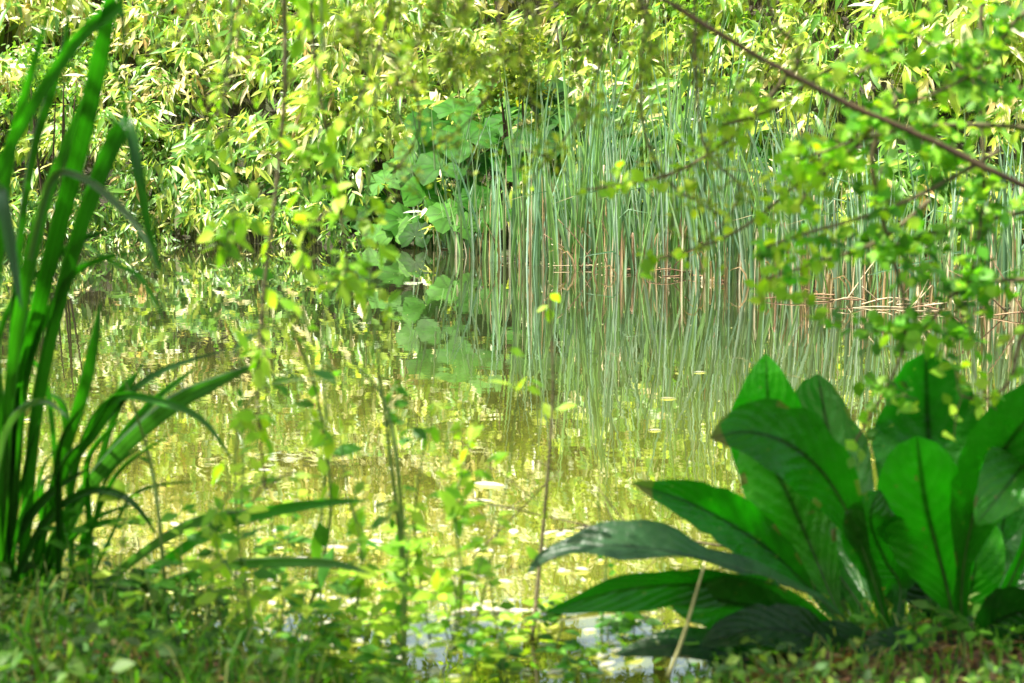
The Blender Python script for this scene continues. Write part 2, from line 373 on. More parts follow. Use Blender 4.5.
# ------------------------------------------------------------------ round-leaved butterbur
def round_leaf(mb, c, nrm, up, rad, col, r):
    nrm = nrm.normalized(); s = up.cross(nrm).normalized(); u = nrm.cross(s).normalized()
    i0 = len(mb.v); N = 22; rings = 3
    mb.v.append(c - nrm * rad * .12)
    for k in range(1, rings + 1):
        for j in range(N):
            th = -math.pi / 2 + (j + .5) * 2 * math.pi / N
            notch = .35 + .65 * min(1, min(j + .5, N - j - .5) / 2.2)
            q = rad * (k / rings) * (notch if k > 1 else 1) * (1 + .05 * math.sin(j * 2.4) + r.uniform(-.03, .03))
            lift = .10 * (k / rings) ** 2 * math.sin(j * math.pi / 2 * 1.0 + .6) * rad + .05 * rad * (1 if j % 2 else -1) * (k / rings) - .12 * rad * (k / rings) ** 3
            mb.v.append(c + s * (q * math.cos(th)) + u * (q * math.sin(th)) + nrm * lift)
    for j in range(N - 1):
        u0 = j / 2; u1 = (j + 1) / 2
        mb.face([i0, i0 + 1 + j, i0 + 2 + j], col, [(u0, 0), (u0, 0), (u1, 0)])
        for k in range(rings - 1):
            a = i0 + 1 + k * N + j; mb.face([a, a + N, a + N + 1, a + 1], col, [(u0, 0), (u0, 0), (u1, 0), (u1, 0)])
BB = [ ('butterbur growing in the dark hollow left of the large round leaved one', [(330, 185, 20.2, 34), (345, 165, 20.2, 36), (320, 205, 20.0, 34), (300, 190, 20.4, 32), (352, 145, 20.4, 34)]),
 # (label, [(px,py,Y,diameter px)])
 ('large round leaved butterbur below the bamboo, left of the first cattails', [(468, 138, 18.9, 62), (440, 165, 18.7, 50), (490, 165, 19.0, 46), (505, 120, 19.3, 48), (478, 195, 18.6, 44), (455, 110, 19.4, 42), (430, 125, 19.2, 46), (425, 195, 18.6, 44), (450, 215, 18.4, 42), (500, 215, 18.2, 38), (488, 95, 19.6, 44), (512, 160, 18.8, 42), (415, 150, 19.2, 40), (470, 225, 18.2, 36)]),
 ('butterbur at the water edge with leaves touching the far left pond water', [(372, 205, 19.4, 46), (405, 220, 19.1, 48), (385, 180, 19.6, 40), (432, 228, 19.0, 38), (352, 218, 19.8, 36), (420, 190, 19.3, 38), (362, 190, 19.9, 38), (395, 232, 18.95, 38), (350, 195, 20.2, 34), (400, 165, 19.7, 38), (378, 232, 19.1, 34), (415, 235, 18.8, 32)]),
 ('butterbur with broad leaves just behind the left edge of the cattails', [(535, 140, 18.3, 56), (560, 120, 18.5, 44), (530, 175, 18.2, 44), (578, 155, 18.4, 38), (550, 95, 18.9, 46), (585, 110, 18.7, 42), (555, 190, 18.0, 40)]),
 ('butterbur half hidden behind the middle of the cattail bed', [(612, 118, 18.2, 48), (650, 140, 18.0, 60), (690, 135, 18.2, 44), (640, 175, 17.9, 48), (600, 155, 18.1, 40)]),
 ('butterbur showing dark leaves through the cattails right of the middle', [(735, 185, 17.2, 56), (765, 165, 17.4, 46), (790, 185, 17.1, 44), (740, 140, 17.6, 46), (770, 210, 17.0, 42)]),
 ('butterbur in shade behind the right end of the cattails', [(850, 180, 16.4, 50), (890, 170, 16.5, 44), (930, 200, 16.0, 50), (980, 190, 16.0, 50), (1015, 215, 15.6, 44)]),
 ('low butterbur among drooping bamboo near the left water edge', [(190, 150, 20.6, 36), (215, 165, 20.4, 40), (240, 200, 20.2, 34), (165, 190, 20.5, 30)])]
for lab, ls in BB:
    r = random.Random(len(lab) * 7 + int(ls[0][0]))
    cx = sum(l[0] for l in ls) / len(ls); bx = P(cx, 200, ls[0][2] + .15); base = Vector((bx.x, bx.y, hgt(bx.x, bx.y)))
    t = thing('butterbur', lab, 'plant', base, 'round leaved plants on the far bank')
    for (px, py, Y, dpx) in ls:
        c = P(px, py, Y); rad = dpx * .5 * depth(c) / F
        nrm = Vector((r.uniform(-.35, .35), -.62, .75 + r.uniform(-.25, .25)))
        mb = MB(); round_leaf(mb, c - base, nrm, Vector((r.uniform(-.5, .5), .2, 1)), rad * 1.1, var(r.choice([(.028, .12, .009), (.016, .075, .006), (.04, .16, .012), (.07, .20, .025)]), .15, r), r)
        lo = mb.build('leaf', M['round'], t)
        sm = MB(); b0 = Vector((r.uniform(-.1, .1), r.uniform(-.1, .1), -.05)); tube(sm, V3(catmull([b0, (b0 + c - base) * .5 + Vector((0, .05, .05)), c - base - Vector((0, 0, .02))], 6)), .008, sides=5)
        sm.build('leaf_stalk', M['greenstem'], lo)

# ------------------------------------------------------------------ cattails
RC = [(.20, .36, .20), (.29, .46, .29), (.13, .26, .12), (.38, .52, .38), (.20, .38, .10), (.26, .38, .17)]
DC = [(.58, .46, .28), (.45, .33, .17), (.66, .58, .40), (.50, .30, .18)]
def cattail(seed, nbld=7, ndead=3, H=1.75):
    r = random.Random(seed); a = MB(); b = MB()
    for k in range(nbld):
        h = H * r.uniform(.45, 1.08); az = r.uniform(0, 6.283); lean = r.choice([r.uniform(.02, .12), r.uniform(.04, .2), r.uniform(.1, .38)]) * h
        base = Vector((r.uniform(-.12, .12), r.uniform(-.12, .12), -.12))
        d = Vector((math.cos(az), math.sin(az) * .6, 0))
        bend = r.random() < .12
        pts = [base, base + d * lean * .28 + Vector((0, 0, h * .35)), base + d * lean * .62 + Vector((0, 0, h * .7)), base + d * lean * 1.0 + Vector((0, 0, h))]
        if bend: pts[3] = base + d * lean * 2.2 + Vector((0, 0, h * .62)) + d * .25
        c = var(r.choice(RC), .15, r)
        ribbon(a, V3(catmull(pts, 8)), r.choice([r.uniform(.012, .022), r.uniform(.020, .034)]), c, Vector((r.uniform(-.9, .9), -1, .1)), fold=.3, tipcol=(var((.45, .42, .22), .1, r) if r.random() < .12 else None))
    for k in range(ndead):
        h = H * r.uniform(.2, .6); az = r.uniform(0, 6.283); d = Vector((math.cos(az), math.sin(az) * .5, 0))
        base = Vector((r.uniform(-.15, .15), r.uniform(-.15, .15), -.1)); le = r.choice([.03, .05, .1, .3]) * h
        pts = [base, base + d * le * .4 + Vector((0, 0, h * .55)), base + d * le + Vector((0, 0, h * r.choice([1, .95, .9, .5])))]
        ribbon(b, V3(catmull(pts, 6)), r.uniform(.012, .024), var(r.choice(DC), .15, r), Vector((r.uniform(-.9, .9), -1, .1)), fold=.3)
    return a.mesh('leaf_fan', M['reed']), b.mesh('withered_leaves', M['reed'])
cm = [cattail(300 + k) for k in range(7)]; cd = [cattail(330 + k, 5, 6, 1.35) for k in range(5)]
def plant_cat(px, back, dead, hs, lab, grp):
    X = None
    Y0 = 17.0
    for _ in range(4):
        X = (px - 512) / F * Y0; Y0 = shore(X) + back
    z = hgt(X, Y0); st = rnd.choice(cd if dead else cm)
    t = thing('cattail', lab, 'cattail', (X, Y0, min(z, .05)), grp); t.rotation_euler = (0, 0, rnd.choice([0, 3.14]) + rnd.uniform(-.35, .35)); t.scale = (1, 1, hs)
    for nm, me in zip(('leaf_fan', 'withered_leaves'), st):
        o = bpy.data.objects.new(nm, me); C.objects.link(o); o.parent = t
for k in range(104):
    px = rnd.choice([rnd.uniform(508, 830), rnd.uniform(508, 830), rnd.uniform(508, 830), rnd.uniform(505, 1110)]); back = 1.35 * rnd.random() ** 1.5 - .1
    if px < 560: lab, grp = 'blue green cattail in the left end of the reed bed', 'cattails at the left end of the bed'; hs = rnd.uniform(.75, 1.4)
    elif px < 720: lab, grp = 'tall blue green cattail in the middle of the reed bed', 'cattails in the middle of the bed'; hs = rnd.uniform(.65, 1.42)
    elif px < 850: lab, grp = 'leaning blue green cattail in front of the dark hollow of the reed bed', 'cattails right of the middle'; hs = rnd.uniform(.75, 1.02)
    else: lab, grp = 'green cattail behind the hanging twigs on the right', 'cattails at the right end'; hs = rnd.uniform(.7, .95)
    plant_cat(px, back, False, hs, lab, grp)
for k in range(60):
    px = rnd.uniform(560, 1040) if k % 3 else rnd.uniform(800, 1040)
    lab, grp = ('withered tan cattail standing at the water line below the reed bed', 'withered cattails below the bed') if px < 800 else ('withered tan cattail in the thin reeds on the far right', 'withered cattails at the right')
    plant_cat(px, rnd.uniform(-.35, .35), True, rnd.uniform(.7, 1.05), lab, grp)
for px, hs in ((425, .72), (436, .85), (448, .98), (458, .8), (470, .7), (442, .92), (482, .8), (492, .9), (464, 1.0), (430, .9)):
    plant_cat(px, -.15, False, hs, 'slender cattail standing apart in front of the round butterbur leaves', 'cattails in front of the butterbur')
# bold dead stalks
def stalk(name, lab, cat, pts, wpx, mat='dead', grp=None):
    p = V3([P(*q) for q in pts]); base = p[0]; mb = MB(); wd = wpx * .5 * depth(base) / F
    tube(mb, [q - base for q in V3(catmull(p, max(8, 3 * len(p))))], lambda t: wd * (1.05 - .6 * t), sides=6)
    o = mb.build(name, M[mat]); o.location = base; return tag(o, lab, cat, grp)
for px, y0, y1, lean, wpx, lab in ((771, 284, 200, 4, 7, 'thick pale dead stalk standing alone at the water line right of the middle'), (809, 290, 195, 5, 4, 'thin pale dead stalk right of the thick pale stalk'),
        (601, 268, 165, 3, 4, 'tall tan dead stalk at the left part of the reed bed'), (616, 268, 175, 6, 3.5, 'tan dead stalk just right of the tall tan stalk'),
        (838, 292, 200, -4, 4, 'tan dead stalk behind the round leaved twigs'), (857, 298, 205, 6, 4, 'leaning tan dead stalk right of the tan stalk behind the twigs'),
        (948, 304, 215, 3, 5, 'broad pink tan dead stalk in the thin reeds'), (968, 306, 220, -3, 5, 'short pink tan dead stalk beside the broad one'),
        (990, 308, 200, 5, 4, 'tan dead stalk near the right edge of the photo'), (1012, 308, 210, 2, 5, 'rightmost pale dead stalk among the reeds')):
    p0 = G(px, y0); stalk('dead_reed', lab, 'reed', [(px, y0 + 6, p0.y), (px + lean * .4, (y0 + y1) / 2, p0.y), (px + lean, y1, p0.y)], wpx, grp='bold dead stalks along the reed bed')
# litter of fallen reeds at the water line
r = random.Random(44)
for k in range(54):
    cx, cyy, sx, left = ((640, 270, 45, 1), (600, 268, 90, 1), (850, 294, 45, 0), (930, 300, 80, 0))[k % 4]
    px = cx + r.gauss(0, sx); L = r.uniform(.15, .6); th = r.uniform(-.5, .5) if k % 3 else r.uniform(.5, 1.2)
    X = (px - 512) / F * 16; Y = shore(X) - r.uniform(-.12, .22); X = (px - 512) / F * Y
    p0 = Vector((X, Y, r.uniform(.0, .04))); d = Vector((math.cos(th) * r.choice([-1, 1]), r.uniform(-.25, .25), abs(math.sin(th)) * (1 if k % 3 == 0 else .15))) * L
    mb = MB(); tube(mb, V3(catmull([Vector(), d * .5 + Vector((0, 0, r.uniform(-.01, .03))), d + Vector((0, 0, -.03 * L))], 7)), lambda t: .0065 * (1 - .5 * t), sides=5)
    o = mb.build('fallen_reed', M['dead' if r.random() < .4 else 'brownreed']); o.location = p0
    tag(o, 'brown fallen reed lying at the foot of the %s' % ('cattails left of the thick pale stalk' if left else 'reeds right of the thick pale stalk'), 'reed', 'fallen reeds at the water line')

# ------------------------------------------------------------------ trees and shrubs behind and above the far bank
def crown(mb, c, rx, ry, rz_, n, size, pal, r, hollow=.35, wr=.45, clumps=14):
    cs = []
    for _ in range(clumps):
        v = rv(r) * (r.uniform(hollow, 1)); cs.append((Vector((v.x * rx, v.y * ry, v.z * rz_)), r.uniform(.22, .42)))
    for _ in range(n):
        q, s_ = r.choice(cs); o = rv(r) * (r.random() ** .5) * s_
        p = c + q + Vector((o.x * rx, o.y * ry, o.z * rz_))
        d = (rv(r) + Vector((0, 0, -.4))).normalized(); L = size * r.uniform(.7, 1.3)
        leaf(mb, p, d, (Vector((0, 0, 1)) + rv(r) * .8), L, L * wr, var(r.choice(pal), .25, r), droop=.2, fold=.15)
def tree(name, lab, cat, base, H, trunk_r, crowns, pal, n, size, seed, grp=None):
    r = random.Random(seed); t = thing(name, lab, cat, base, grp); tm = MB()
    top = Vector((r.uniform(-.3, .3), r.uniform(-.2, .2), H * .8))
    tube(tm, V3(catmull([Vector((0, 0, -.3)), Vector((r.uniform(-.15, .15), 0, H * .35)), top], 9)), lambda q: trunk_r * (1 - .7 * q), sides=8)
    for (cx_, cy_, cz, *_r) in crowns:
        e = Vector((cx_, cy_, cz)); s = Vector((0, 0, H * r.uniform(.3, .55)))
        tube(tm, V3(catmull([s, (s + e) * .5 + Vector((0, 0, .15)), e], 7)), lambda q: trunk_r * .42 * (1 - .75 * q), sides=6)
    tm.build('trunk', M['bark'], t); fm = MB()
    for (cx_, cy_, cz, rx, ry, rz_) in crowns: crown(fm, Vector((cx_, cy_, cz)), rx, ry, rz_, n, size, pal, r)
    fm.build('crown', M['leaf'], t); return t
palB = [(.24, .38, .03), (.36, .46, .05), (.50, .54, .12), (.14, .28, .02)]
for k, (X, Y, lab) in enumerate([(-6.6, 30, 'leafy tree above the left end of the slope'), (-4.2, 28.5, 'bushy tree above the left slope, second from the left end'), (-1.9, 30.5, 'bushy tree above the slope left of the middle'), (.3, 28.5, 'bushy tree above the slope behind the butterbur'), (2.4, 29.5, 'bushy tree above the slope behind the reeds'), (4.6, 27.8, 'bushy tree above the slope behind the dark bough'), (7.0, 28, 'leafy tree above the right end of the slope'), (-9.5, 28, 'leafy tree beyond the left edge of the slope'), (10, 26, 'leafy tree beyond the right edge of the slope')]):
    z = hgt(X, Y); tree('broadleaf_tree', lab, 'tree', (X, Y, z), 6.5, .16, [(0, 0, 4.6, 1.8, 1.3, 1.8), (-1.2, .1, 3.0, 1.4, 1.2, 1.5), (1.3, 0, 3.2, 1.4, 1.2, 1.5), (0, -.4, 1.2, 1.5, 1.0, 1.1)], palB, 1700, .17, 50 + k, 'trees above the far bank')
def bush(name, lab, px, py, Y, rad, pal, n, size, seed, wr=.6, grp=None):
    r = random.Random(seed); c = P(px, py, Y); gz = hgt(c.x, c.y); base = Vector((c.x, c.y, gz))
    t = thing(name, lab, 'shrub', base, grp); tm = MB()
    for q in range(5):
        e = c - base + rv(r) * rad * .5; tube(tm, V3(catmull([Vector((0, 0, -.1)), e * .5 + rv(r) * .05, e], 6)), lambda s: .02 * (1 - .7 * s), sides=5)
    tm.build('stems', M['bark'], t); fm = MB(); crown(fm, c - base, rad * 1.2, rad, rad, n, size, pal, r, .2, wr, 12); fm.build('foliage', M['leaf'], t)
bush('dark_shrub', 'glossy dark green shrub at the top right above the reeds', 878, 8, 20.3, .32, [(.012, .07, .012), (.02, .10, .015)], 420, .07, 3)
bush('pale_leaf_shrub', 'small leaved pale green shrub in the top left corner of the slope', 50, 75, 19.6, .55, [(.14, .28, .05), (.25, .40, .10), (.09, .2, .04)], 900, .07, 4)
bush('green_shrub', 'mid green shrub between bamboo and the top of the cattails', 700, 30, 19.2, .45, [(.10, .22, .03), (.22, .34, .05)], 700, .08, 5)
bush('green_shrub', 'dense mid green shrub behind the reeds at the right edge', 985, 150, 17.0, .8, [(.05, .13, .02), (.10, .2, .03), (.15, .27, .04)], 1500, .08, 6)
bush('green_shrub', 'mid green shrub behind the reeds below the dark bough', 900, 130, 17.8, .6, [(.07, .15, .03), (.15, .24, .05)], 900, .08, 7)
bush('olive_shrub', 'olive shrub with small leaves above the butterbur', 520, 70, 18.9, .5, [(.13, .18, .02), (.28, .30, .05), (.08, .13, .02)], 900, .08, 8)

# ------------------------------------------------------------------ sword-leaved clump, near left
BG = (.035, .17, .012)
def px_pts(lst): return [P(*q) for q in lst]
base_l = G(22, 590, .08)
iris = thing('sword_leaf_clump', 'tall clump of arching sword shaped green leaves at the left edge', 'plant', base_l)
def blade(pts, wpx, col=BG, roll=0, par=iris, base=base_l, fold=.55, prof=None, mat='blade', name='blade', label=None):
    p = V3(catmull([tuple(P(*q)) for q in pts], 18)); dd = sum(depth(q) for q in p) / len(p); mb = MB()
    v = (CAM - p[9]).normalized(); tg = (p[12] - p[6]).normalized(); nrm = Matrix.Rotation(roll, 3, tg) @ v
    ribbon(mb, [q - base for q in p], wpx * .8 * dd / F / max(.65, abs(math.cos(roll))), col, nrm, fold=fold, prof=prof or (lambda t: (.62 + .38 * math.sin(min(1, t * 1.6) * 1.57)) * (1 - max(0, (t - .55) / .45) ** 1.7) + .03))
    o = mb.build(name, M[mat], par)
    if label: o['label'] = label
    return o
GREY = (.10, .17, .09); DK = (.02, .09, .01)
BL = [
 ([(8, 585, 5.8), (12, 430, 5.6), (38, 300, 5.2), (68, 180, 4.9), (93, 75, 4.6), (109, -5, 4.4), (116, -60, 4.3)], 23, (.028, .15, .01), .5),
 ([(0, 590, 5.8), (8, 440, 5.5), (20, 330, 5.2), (40, 230, 5.0), (66, 150, 4.8), (84, 95, 4.7)], 17, (.05, .22, .015), -.6),
 ([(-60, 480, 5.3), (-50, 330, 5.0), (-15, 200, 4.8), (25, 118, 4.6), (65, 55, 4.5), (92, 24, 4.45), (120, 4, 4.4)], 17, BG, .3, 'blunt'),
 ([(-30, 560, 5.5), (-10, 350, 5.3), (0, 250, 5.0), (10, 160, 4.9), (30, 80, 4.7), (52, 0, 4.6)], 14, (.04, .19, .01), -.3),
 ([(5, 580, 5.8), (4, 470, 5.6), (15, 270, 5.3), (32, 150, 5.0), (52, 85, 4.9), (64, 40, 4.8), (71, -15, 4.7)], 9, DK, .9),
 ([(20, 590, 5.8), (34, 420, 5.5), (58, 300, 5.2), (88, 200, 5.0), (119, 126, 4.9)], 21, (.03, .15, .012), .4, 'blunt'),
 ([(116, 122, 4.9), (128, 130, 4.86), (138, 180, 4.85), (148, 232, 4.9), (161, 272, 4.95)], 15, (.03, .13, .015), -.5, 'head'),
 ([(118, -30, 4.6), (122, 10, 4.6), (126, 70, 4.6)], 6, DK, .2),
 ([(109, 60, 4.8), (120, 82, 4.8), (125, 110, 4.82), (128, 140, 4.85)], 5, BG, .2),
 ([(30, 260, 5.0), (52, 178, 4.8), (84, 177, 4.7), (118, 203, 4.65), (145, 235, 4.6), (158, 272, 4.6)], 8, GREY, .9),
 ([(12, 560, 5.7), (25, 380, 5.4), (62, 286, 5.2), (100, 258, 5.1), (146, 252, 5.0)], 9, BG, .7),
 ([(80, 240, 5.2), (112, 262, 5.1), (137, 274, 5.1), (152, 295, 5.1), (165, 322, 5.1)], 6, (.06, .24, .02), .3),
 ([(-20, 420, 5.6), (7, 310, 5.4), (45, 266, 5.2), (80, 240, 5.1), (125, 225, 5.0)], 8, DK, .5),
 ([(30, 590, 5.8), (55, 480, 5.7), (80, 400, 5.5), (93, 345, 5.4), (101, 300, 5.4)], 15, (.03, .14, .01), .3),
 ([(24, 590, 5.8), (60, 480, 5.6), (95, 430, 5.5), (120, 390, 5.4), (138, 372, 5.4)], 12, BG, .5),
 ([(30, 585, 5.9), (75, 500, 5.8), (120, 445, 5.6), (171, 401, 5.4), (215, 380, 5.3), (258, 363, 5.2)], 19, (.06, .15, .05), .9),
 ([(60, 560, 5.8), (80, 450, 5.6), (113, 398, 5.4), (165, 402, 5.2), (205, 422, 5.1), (236, 466, 5.05)], 10, BG, .4),
 ([(120, 590, 6.0), (165, 560, 5.8), (215, 527, 5.5), (270, 510, 5.3), (325, 502, 5.1), (370, 500, 5.0)], 15, (.06, .24, .03), .4),
 ([(110, 590, 6.0), (160, 582, 5.8), (215, 566, 5.5), (270, 560, 5.3), (335, 562, 5.1), (372, 574, 5.0)], 12, (.12, .24, .09), .9),
 ([(100, 585, 6.0), (150, 545, 5.8), (195, 520, 5.6), (238, 513, 5.5), (262, 508, 5.4)], 13, GREY, .8),
 ([(10, 590, 5.8), (5, 480, 5.6), (-5, 380, 5.4), (-14, 280, 5.3), (-20, 180, 5.2)], 20, BG, -.2),
 ([(0, 590, 5.8), (12, 500, 5.6), (18, 400, 5.6), (22, 320, 5.6), (40, 220, 5.6)], 16, (.03, .13, .01), .2),
 ([(35, 590, 5.8), (60, 520, 5.8), (95, 470, 5.8), (112, 420, 5.7), (150, 350, 5.6)], 9, DK, .6),
 ([(15, 580, 5.7), (45, 520, 5.6), (90, 490, 5.5), (130, 500, 5.4), (160, 540, 5.4)], 10, DK, .3),
 ([(-10, 560, 5.4), (-5, 470, 5.2), (10, 420, 5.1), (40, 400, 5.0), (70, 420, 4.9)], 8, GREY, .8),
 ([(-30, 330, 4.8), (-8, 220, 4.6), (2, 190, 4.5), (14, 260, 4.5), (22, 310, 4.5)], 16, (.05, .12, .06), .5)]
for pts, wpx, col, roll, *ex in BL: blade(pts, wpx, col, roll, prof=(lambda t: .7 + .3 * t) if ex == ['blunt'] else (lambda t: 1.1 - .9 * t ** 2) if ex == ['head'] else None)
r = random.Random(9)
for k in range(14):
    x0 = r.uniform(0, 130); ex = x0 + r.uniform(-10, 110); h = r.uniform(70, 200); Y0 = r.uniform(5.7, 6.0)
    blade([(x0 * .7, 594, Y0), (x0 * .7 + (ex - x0) * .3, 594 - h * .45, Y0 - .15), (x0 * .7 + (ex - x0) * .65, 594 - h * .85, Y0 - .3), (ex, 594 - h * r.uniform(.95, 1.15), Y0 - .45)], r.uniform(4, 9), var(r.choice([BG, DK, (.05, .2, .02)]), .2, r), r.uniform(-.9, .9))
r = random.Random(5)
for k in range(8):
    x0 = r.uniform(-40, 140); L = r.uniform(80, 240); a = r.uniform(-.5, 1.0); Y0 = r.uniform(5.7, 6.1)
    blade([(x0 * .5 + 10, 592, Y0), (x0 * .6 + 10 + L * .25 * a, 592 - L * .5, Y0 - .1), (x0 * .7 + 10 + L * .6 * a, 592 - L * .9, Y0 - .2), (x0 * .7 + 10 + L * a, 592 - L * r.uniform(.95, 1.2), Y0 - .3)], r.uniform(5, 12), var(r.choice([BG, DK, (.05, .2, .02)]), .2, r), r.uniform(-.8, .8))
# dark bare stem in front of it
def shoot(name, lab, cat, pts, rpx, leaves, size, pal, seed, mat='twig', wr=.5, grp=None, spread=26, mats='leaf', droop=.25, twigs=0):
    """a stem with leaves scattered along it; size in px"""
    r = random.Random(seed); p = V3(catmull([tuple(P(*q)) for q in pts], 6 * len(pts))); base = p[0].copy(); k0 = depth(p[len(p) // 2]) / F
    t = thing(name, lab, cat, base, grp); sm = MB(); tube(sm, [q - base for q in p], lambda s: rpx * k0 * (1 - .65 * s), sides=6)
    fm = MB(); ends = []
    for _ in range(twigs):
        i = r.randint(2, len(p) - 1); d = rv(r); d.y *= .6; e = p[i] + d * spread * k0 * r.uniform(.8, 1.8)
        tube(sm, [q - base for q in V3(catmull([p[i], (p[i] + e) * .5 + rv(r) * .01, e], 5))], rpx * k0 * .35, sides=4); ends.append((p[i], e))
    for _ in range(leaves):
        if ends and r.random() < .7:
            a, b = r.choice(ends); q = a.lerp(b, r.uniform(.2, 1.05)); pd = (b - a).normalized()
        else:
            i = r.randint(1, len(p) - 1); q = p[i]; pd = (p[i] - p[i - 1]).normalized()
        sd = rv(r); sd.y *= .7; d = (sd + pd * .35 + Vector((0, 0, -.1))).normalized()
        L = size * k0 * r.uniform(.6, 1.3)
        leaf(fm, q - base + d * L * .12, d, Vector((0, -.45, .9)) + rv(r) * .6, L, L * wr * r.uniform(.85, 1.2), var(r.choice(pal), .2, r), droop=droop, fold=.12)
    sm.build('stem', M[mat], t); fm.build('foliage', M[mats], t); return t
LY = [(.30, .48, .03), (.38, .54, .05), (.18, .38, .02)]; LG = [(.07, .26, .02), (.12, .34, .03), (.05, .18, .015)]
shoot('upright_stem', 'thin dark bare stem crossing in front of the arching sword leaves', 'plant', [(165, 612, 5.6), (162, 550, 5.5), (152, 470, 5.5), (130, 395, 5.4), (105, 325, 5.4)], 2.6, 3, 26, LG, 1, 'greenstem', .3)

# ------------------------------------------------------------------ skunk cabbage, near right
bc = G(880, 662, .03); bc2 = G(965, 660, .03)
def prof_ov(t, wide=.42, sharp=1.0):
    # base (petiole) t=0 -> tip t=1
    if t < .30: return .085 + .10 * (t / .30) ** 2 * 2
    u = (t - .30) / .70
    return .285 * (1 - u) ** 2 * (u < .15) + (math.sin(math.pi * min(1, u ** .72)) ** .75) * .98 if u < .999 else .0
def bigleaf(par, base, pts, wpx, col, roll=0, fold=.16, wave=.06, curl=0., asym=(1, 1), seed=0, pet=.16, rd=False, label=None, tilt_tip=0.):
    r = random.Random(seed); NL, NW = 26, 10
    p = V3(catmull([tuple(P(*q)) for q in pts], NL)); dd = sum(depth(q) for q in p) / NL; W = wpx * 1.08 * dd / F
    mb = MB(); ph = r.uniform(0, 6)
    v = (CAM - p[NL // 2]).normalized()
    cols = []
    for k in range(NL):
        t = k / (NL - 1); tg = (p[min(k + 1, NL - 1)] - p[max(k - 1, 0)]).normalized()
        nrm = Matrix.Rotation(roll + tilt_tip * t, 3, tg) @ v
        s = tg.cross(nrm); s.normalize(); q = s.cross(tg)
        if t < pet: wd = .10 + .12 * (t / pet) ** 2
        else:
            u = (t - pet) / (1 - pet); wd = max(.22 * (1 - u * 3), max(0, math.sin(math.pi * u ** (1.45 if rd else 1.2))) ** (.65 if rd else .95)) if u < .995 else .02
        for j in range(NW + 1):
            a = (j / NW) * 2 - 1; aw = asym[0] if a < 0 else asym[1]
            ln = W * wd * a * aw
            bend = curl * abs(a) ** 2 * W * wd
            wv = wave * W * abs(a) ** 1.5 * (math.sin(t * 17 + ph + (2 if a < 0 else 0)) + .5 * math.sin(t * 31 + ph)) * min(1, wd)
            if abs(a) == 1: ln *= 1 + r.uniform(-.05, .02) - (.12 if r.random() < .06 else 0)
            mb.v.append(p[k] - base + s * ln + q * (fold * abs(a) * W * wd + bend + wv) )
    for k in range(NL - 1):
        for j in range(NW):
            a = k * (NW + 1) + j; cc = (.16, .12, .04) if (k >= NL - 3 and seed % 3 == 1) or ((j in (0, NW - 1)) and r.random() < .05) else col; u0 = (j / NW) * 2 - 1; u1 = ((j + 1) / NW) * 2 - 1; v0 = k / (NL - 1); v1 = (k + 1) / (NL - 1)
            mb.face([a, a + 1, a + NW + 2, a + NW + 1], cc, [(u0, v0), (u1, v0), (u1, v1), (u0, v1)])
    lo = mb.build('leaf', M['big'], par)
    rm = MB(); tube(rm, [q - base + (q - CAM).normalized() * .004 for q in p], lambda t: W * (.06 * (1 - t) ** 1.2 + .005), sides=6); rm.build('midrib', M['midrib'], lo)
    if label: lo['label'] = label
    return lo
cab = thing('skunk_cabbage', 'big leaved skunk cabbage on the near bank with long leaves reaching left', 'plant', bc)
cab2 = thing('skunk_cabbage', 'upright skunk cabbage at the right edge with a tall rounded leaf', 'plant', bc2)
VG = (.020, .12, .005); VB = (.034, .22, .007); VD = (.010, .05, .005); VS = (.03, .10, .025)  # leaf greens with light put in: VB backlit, VD shade at the base
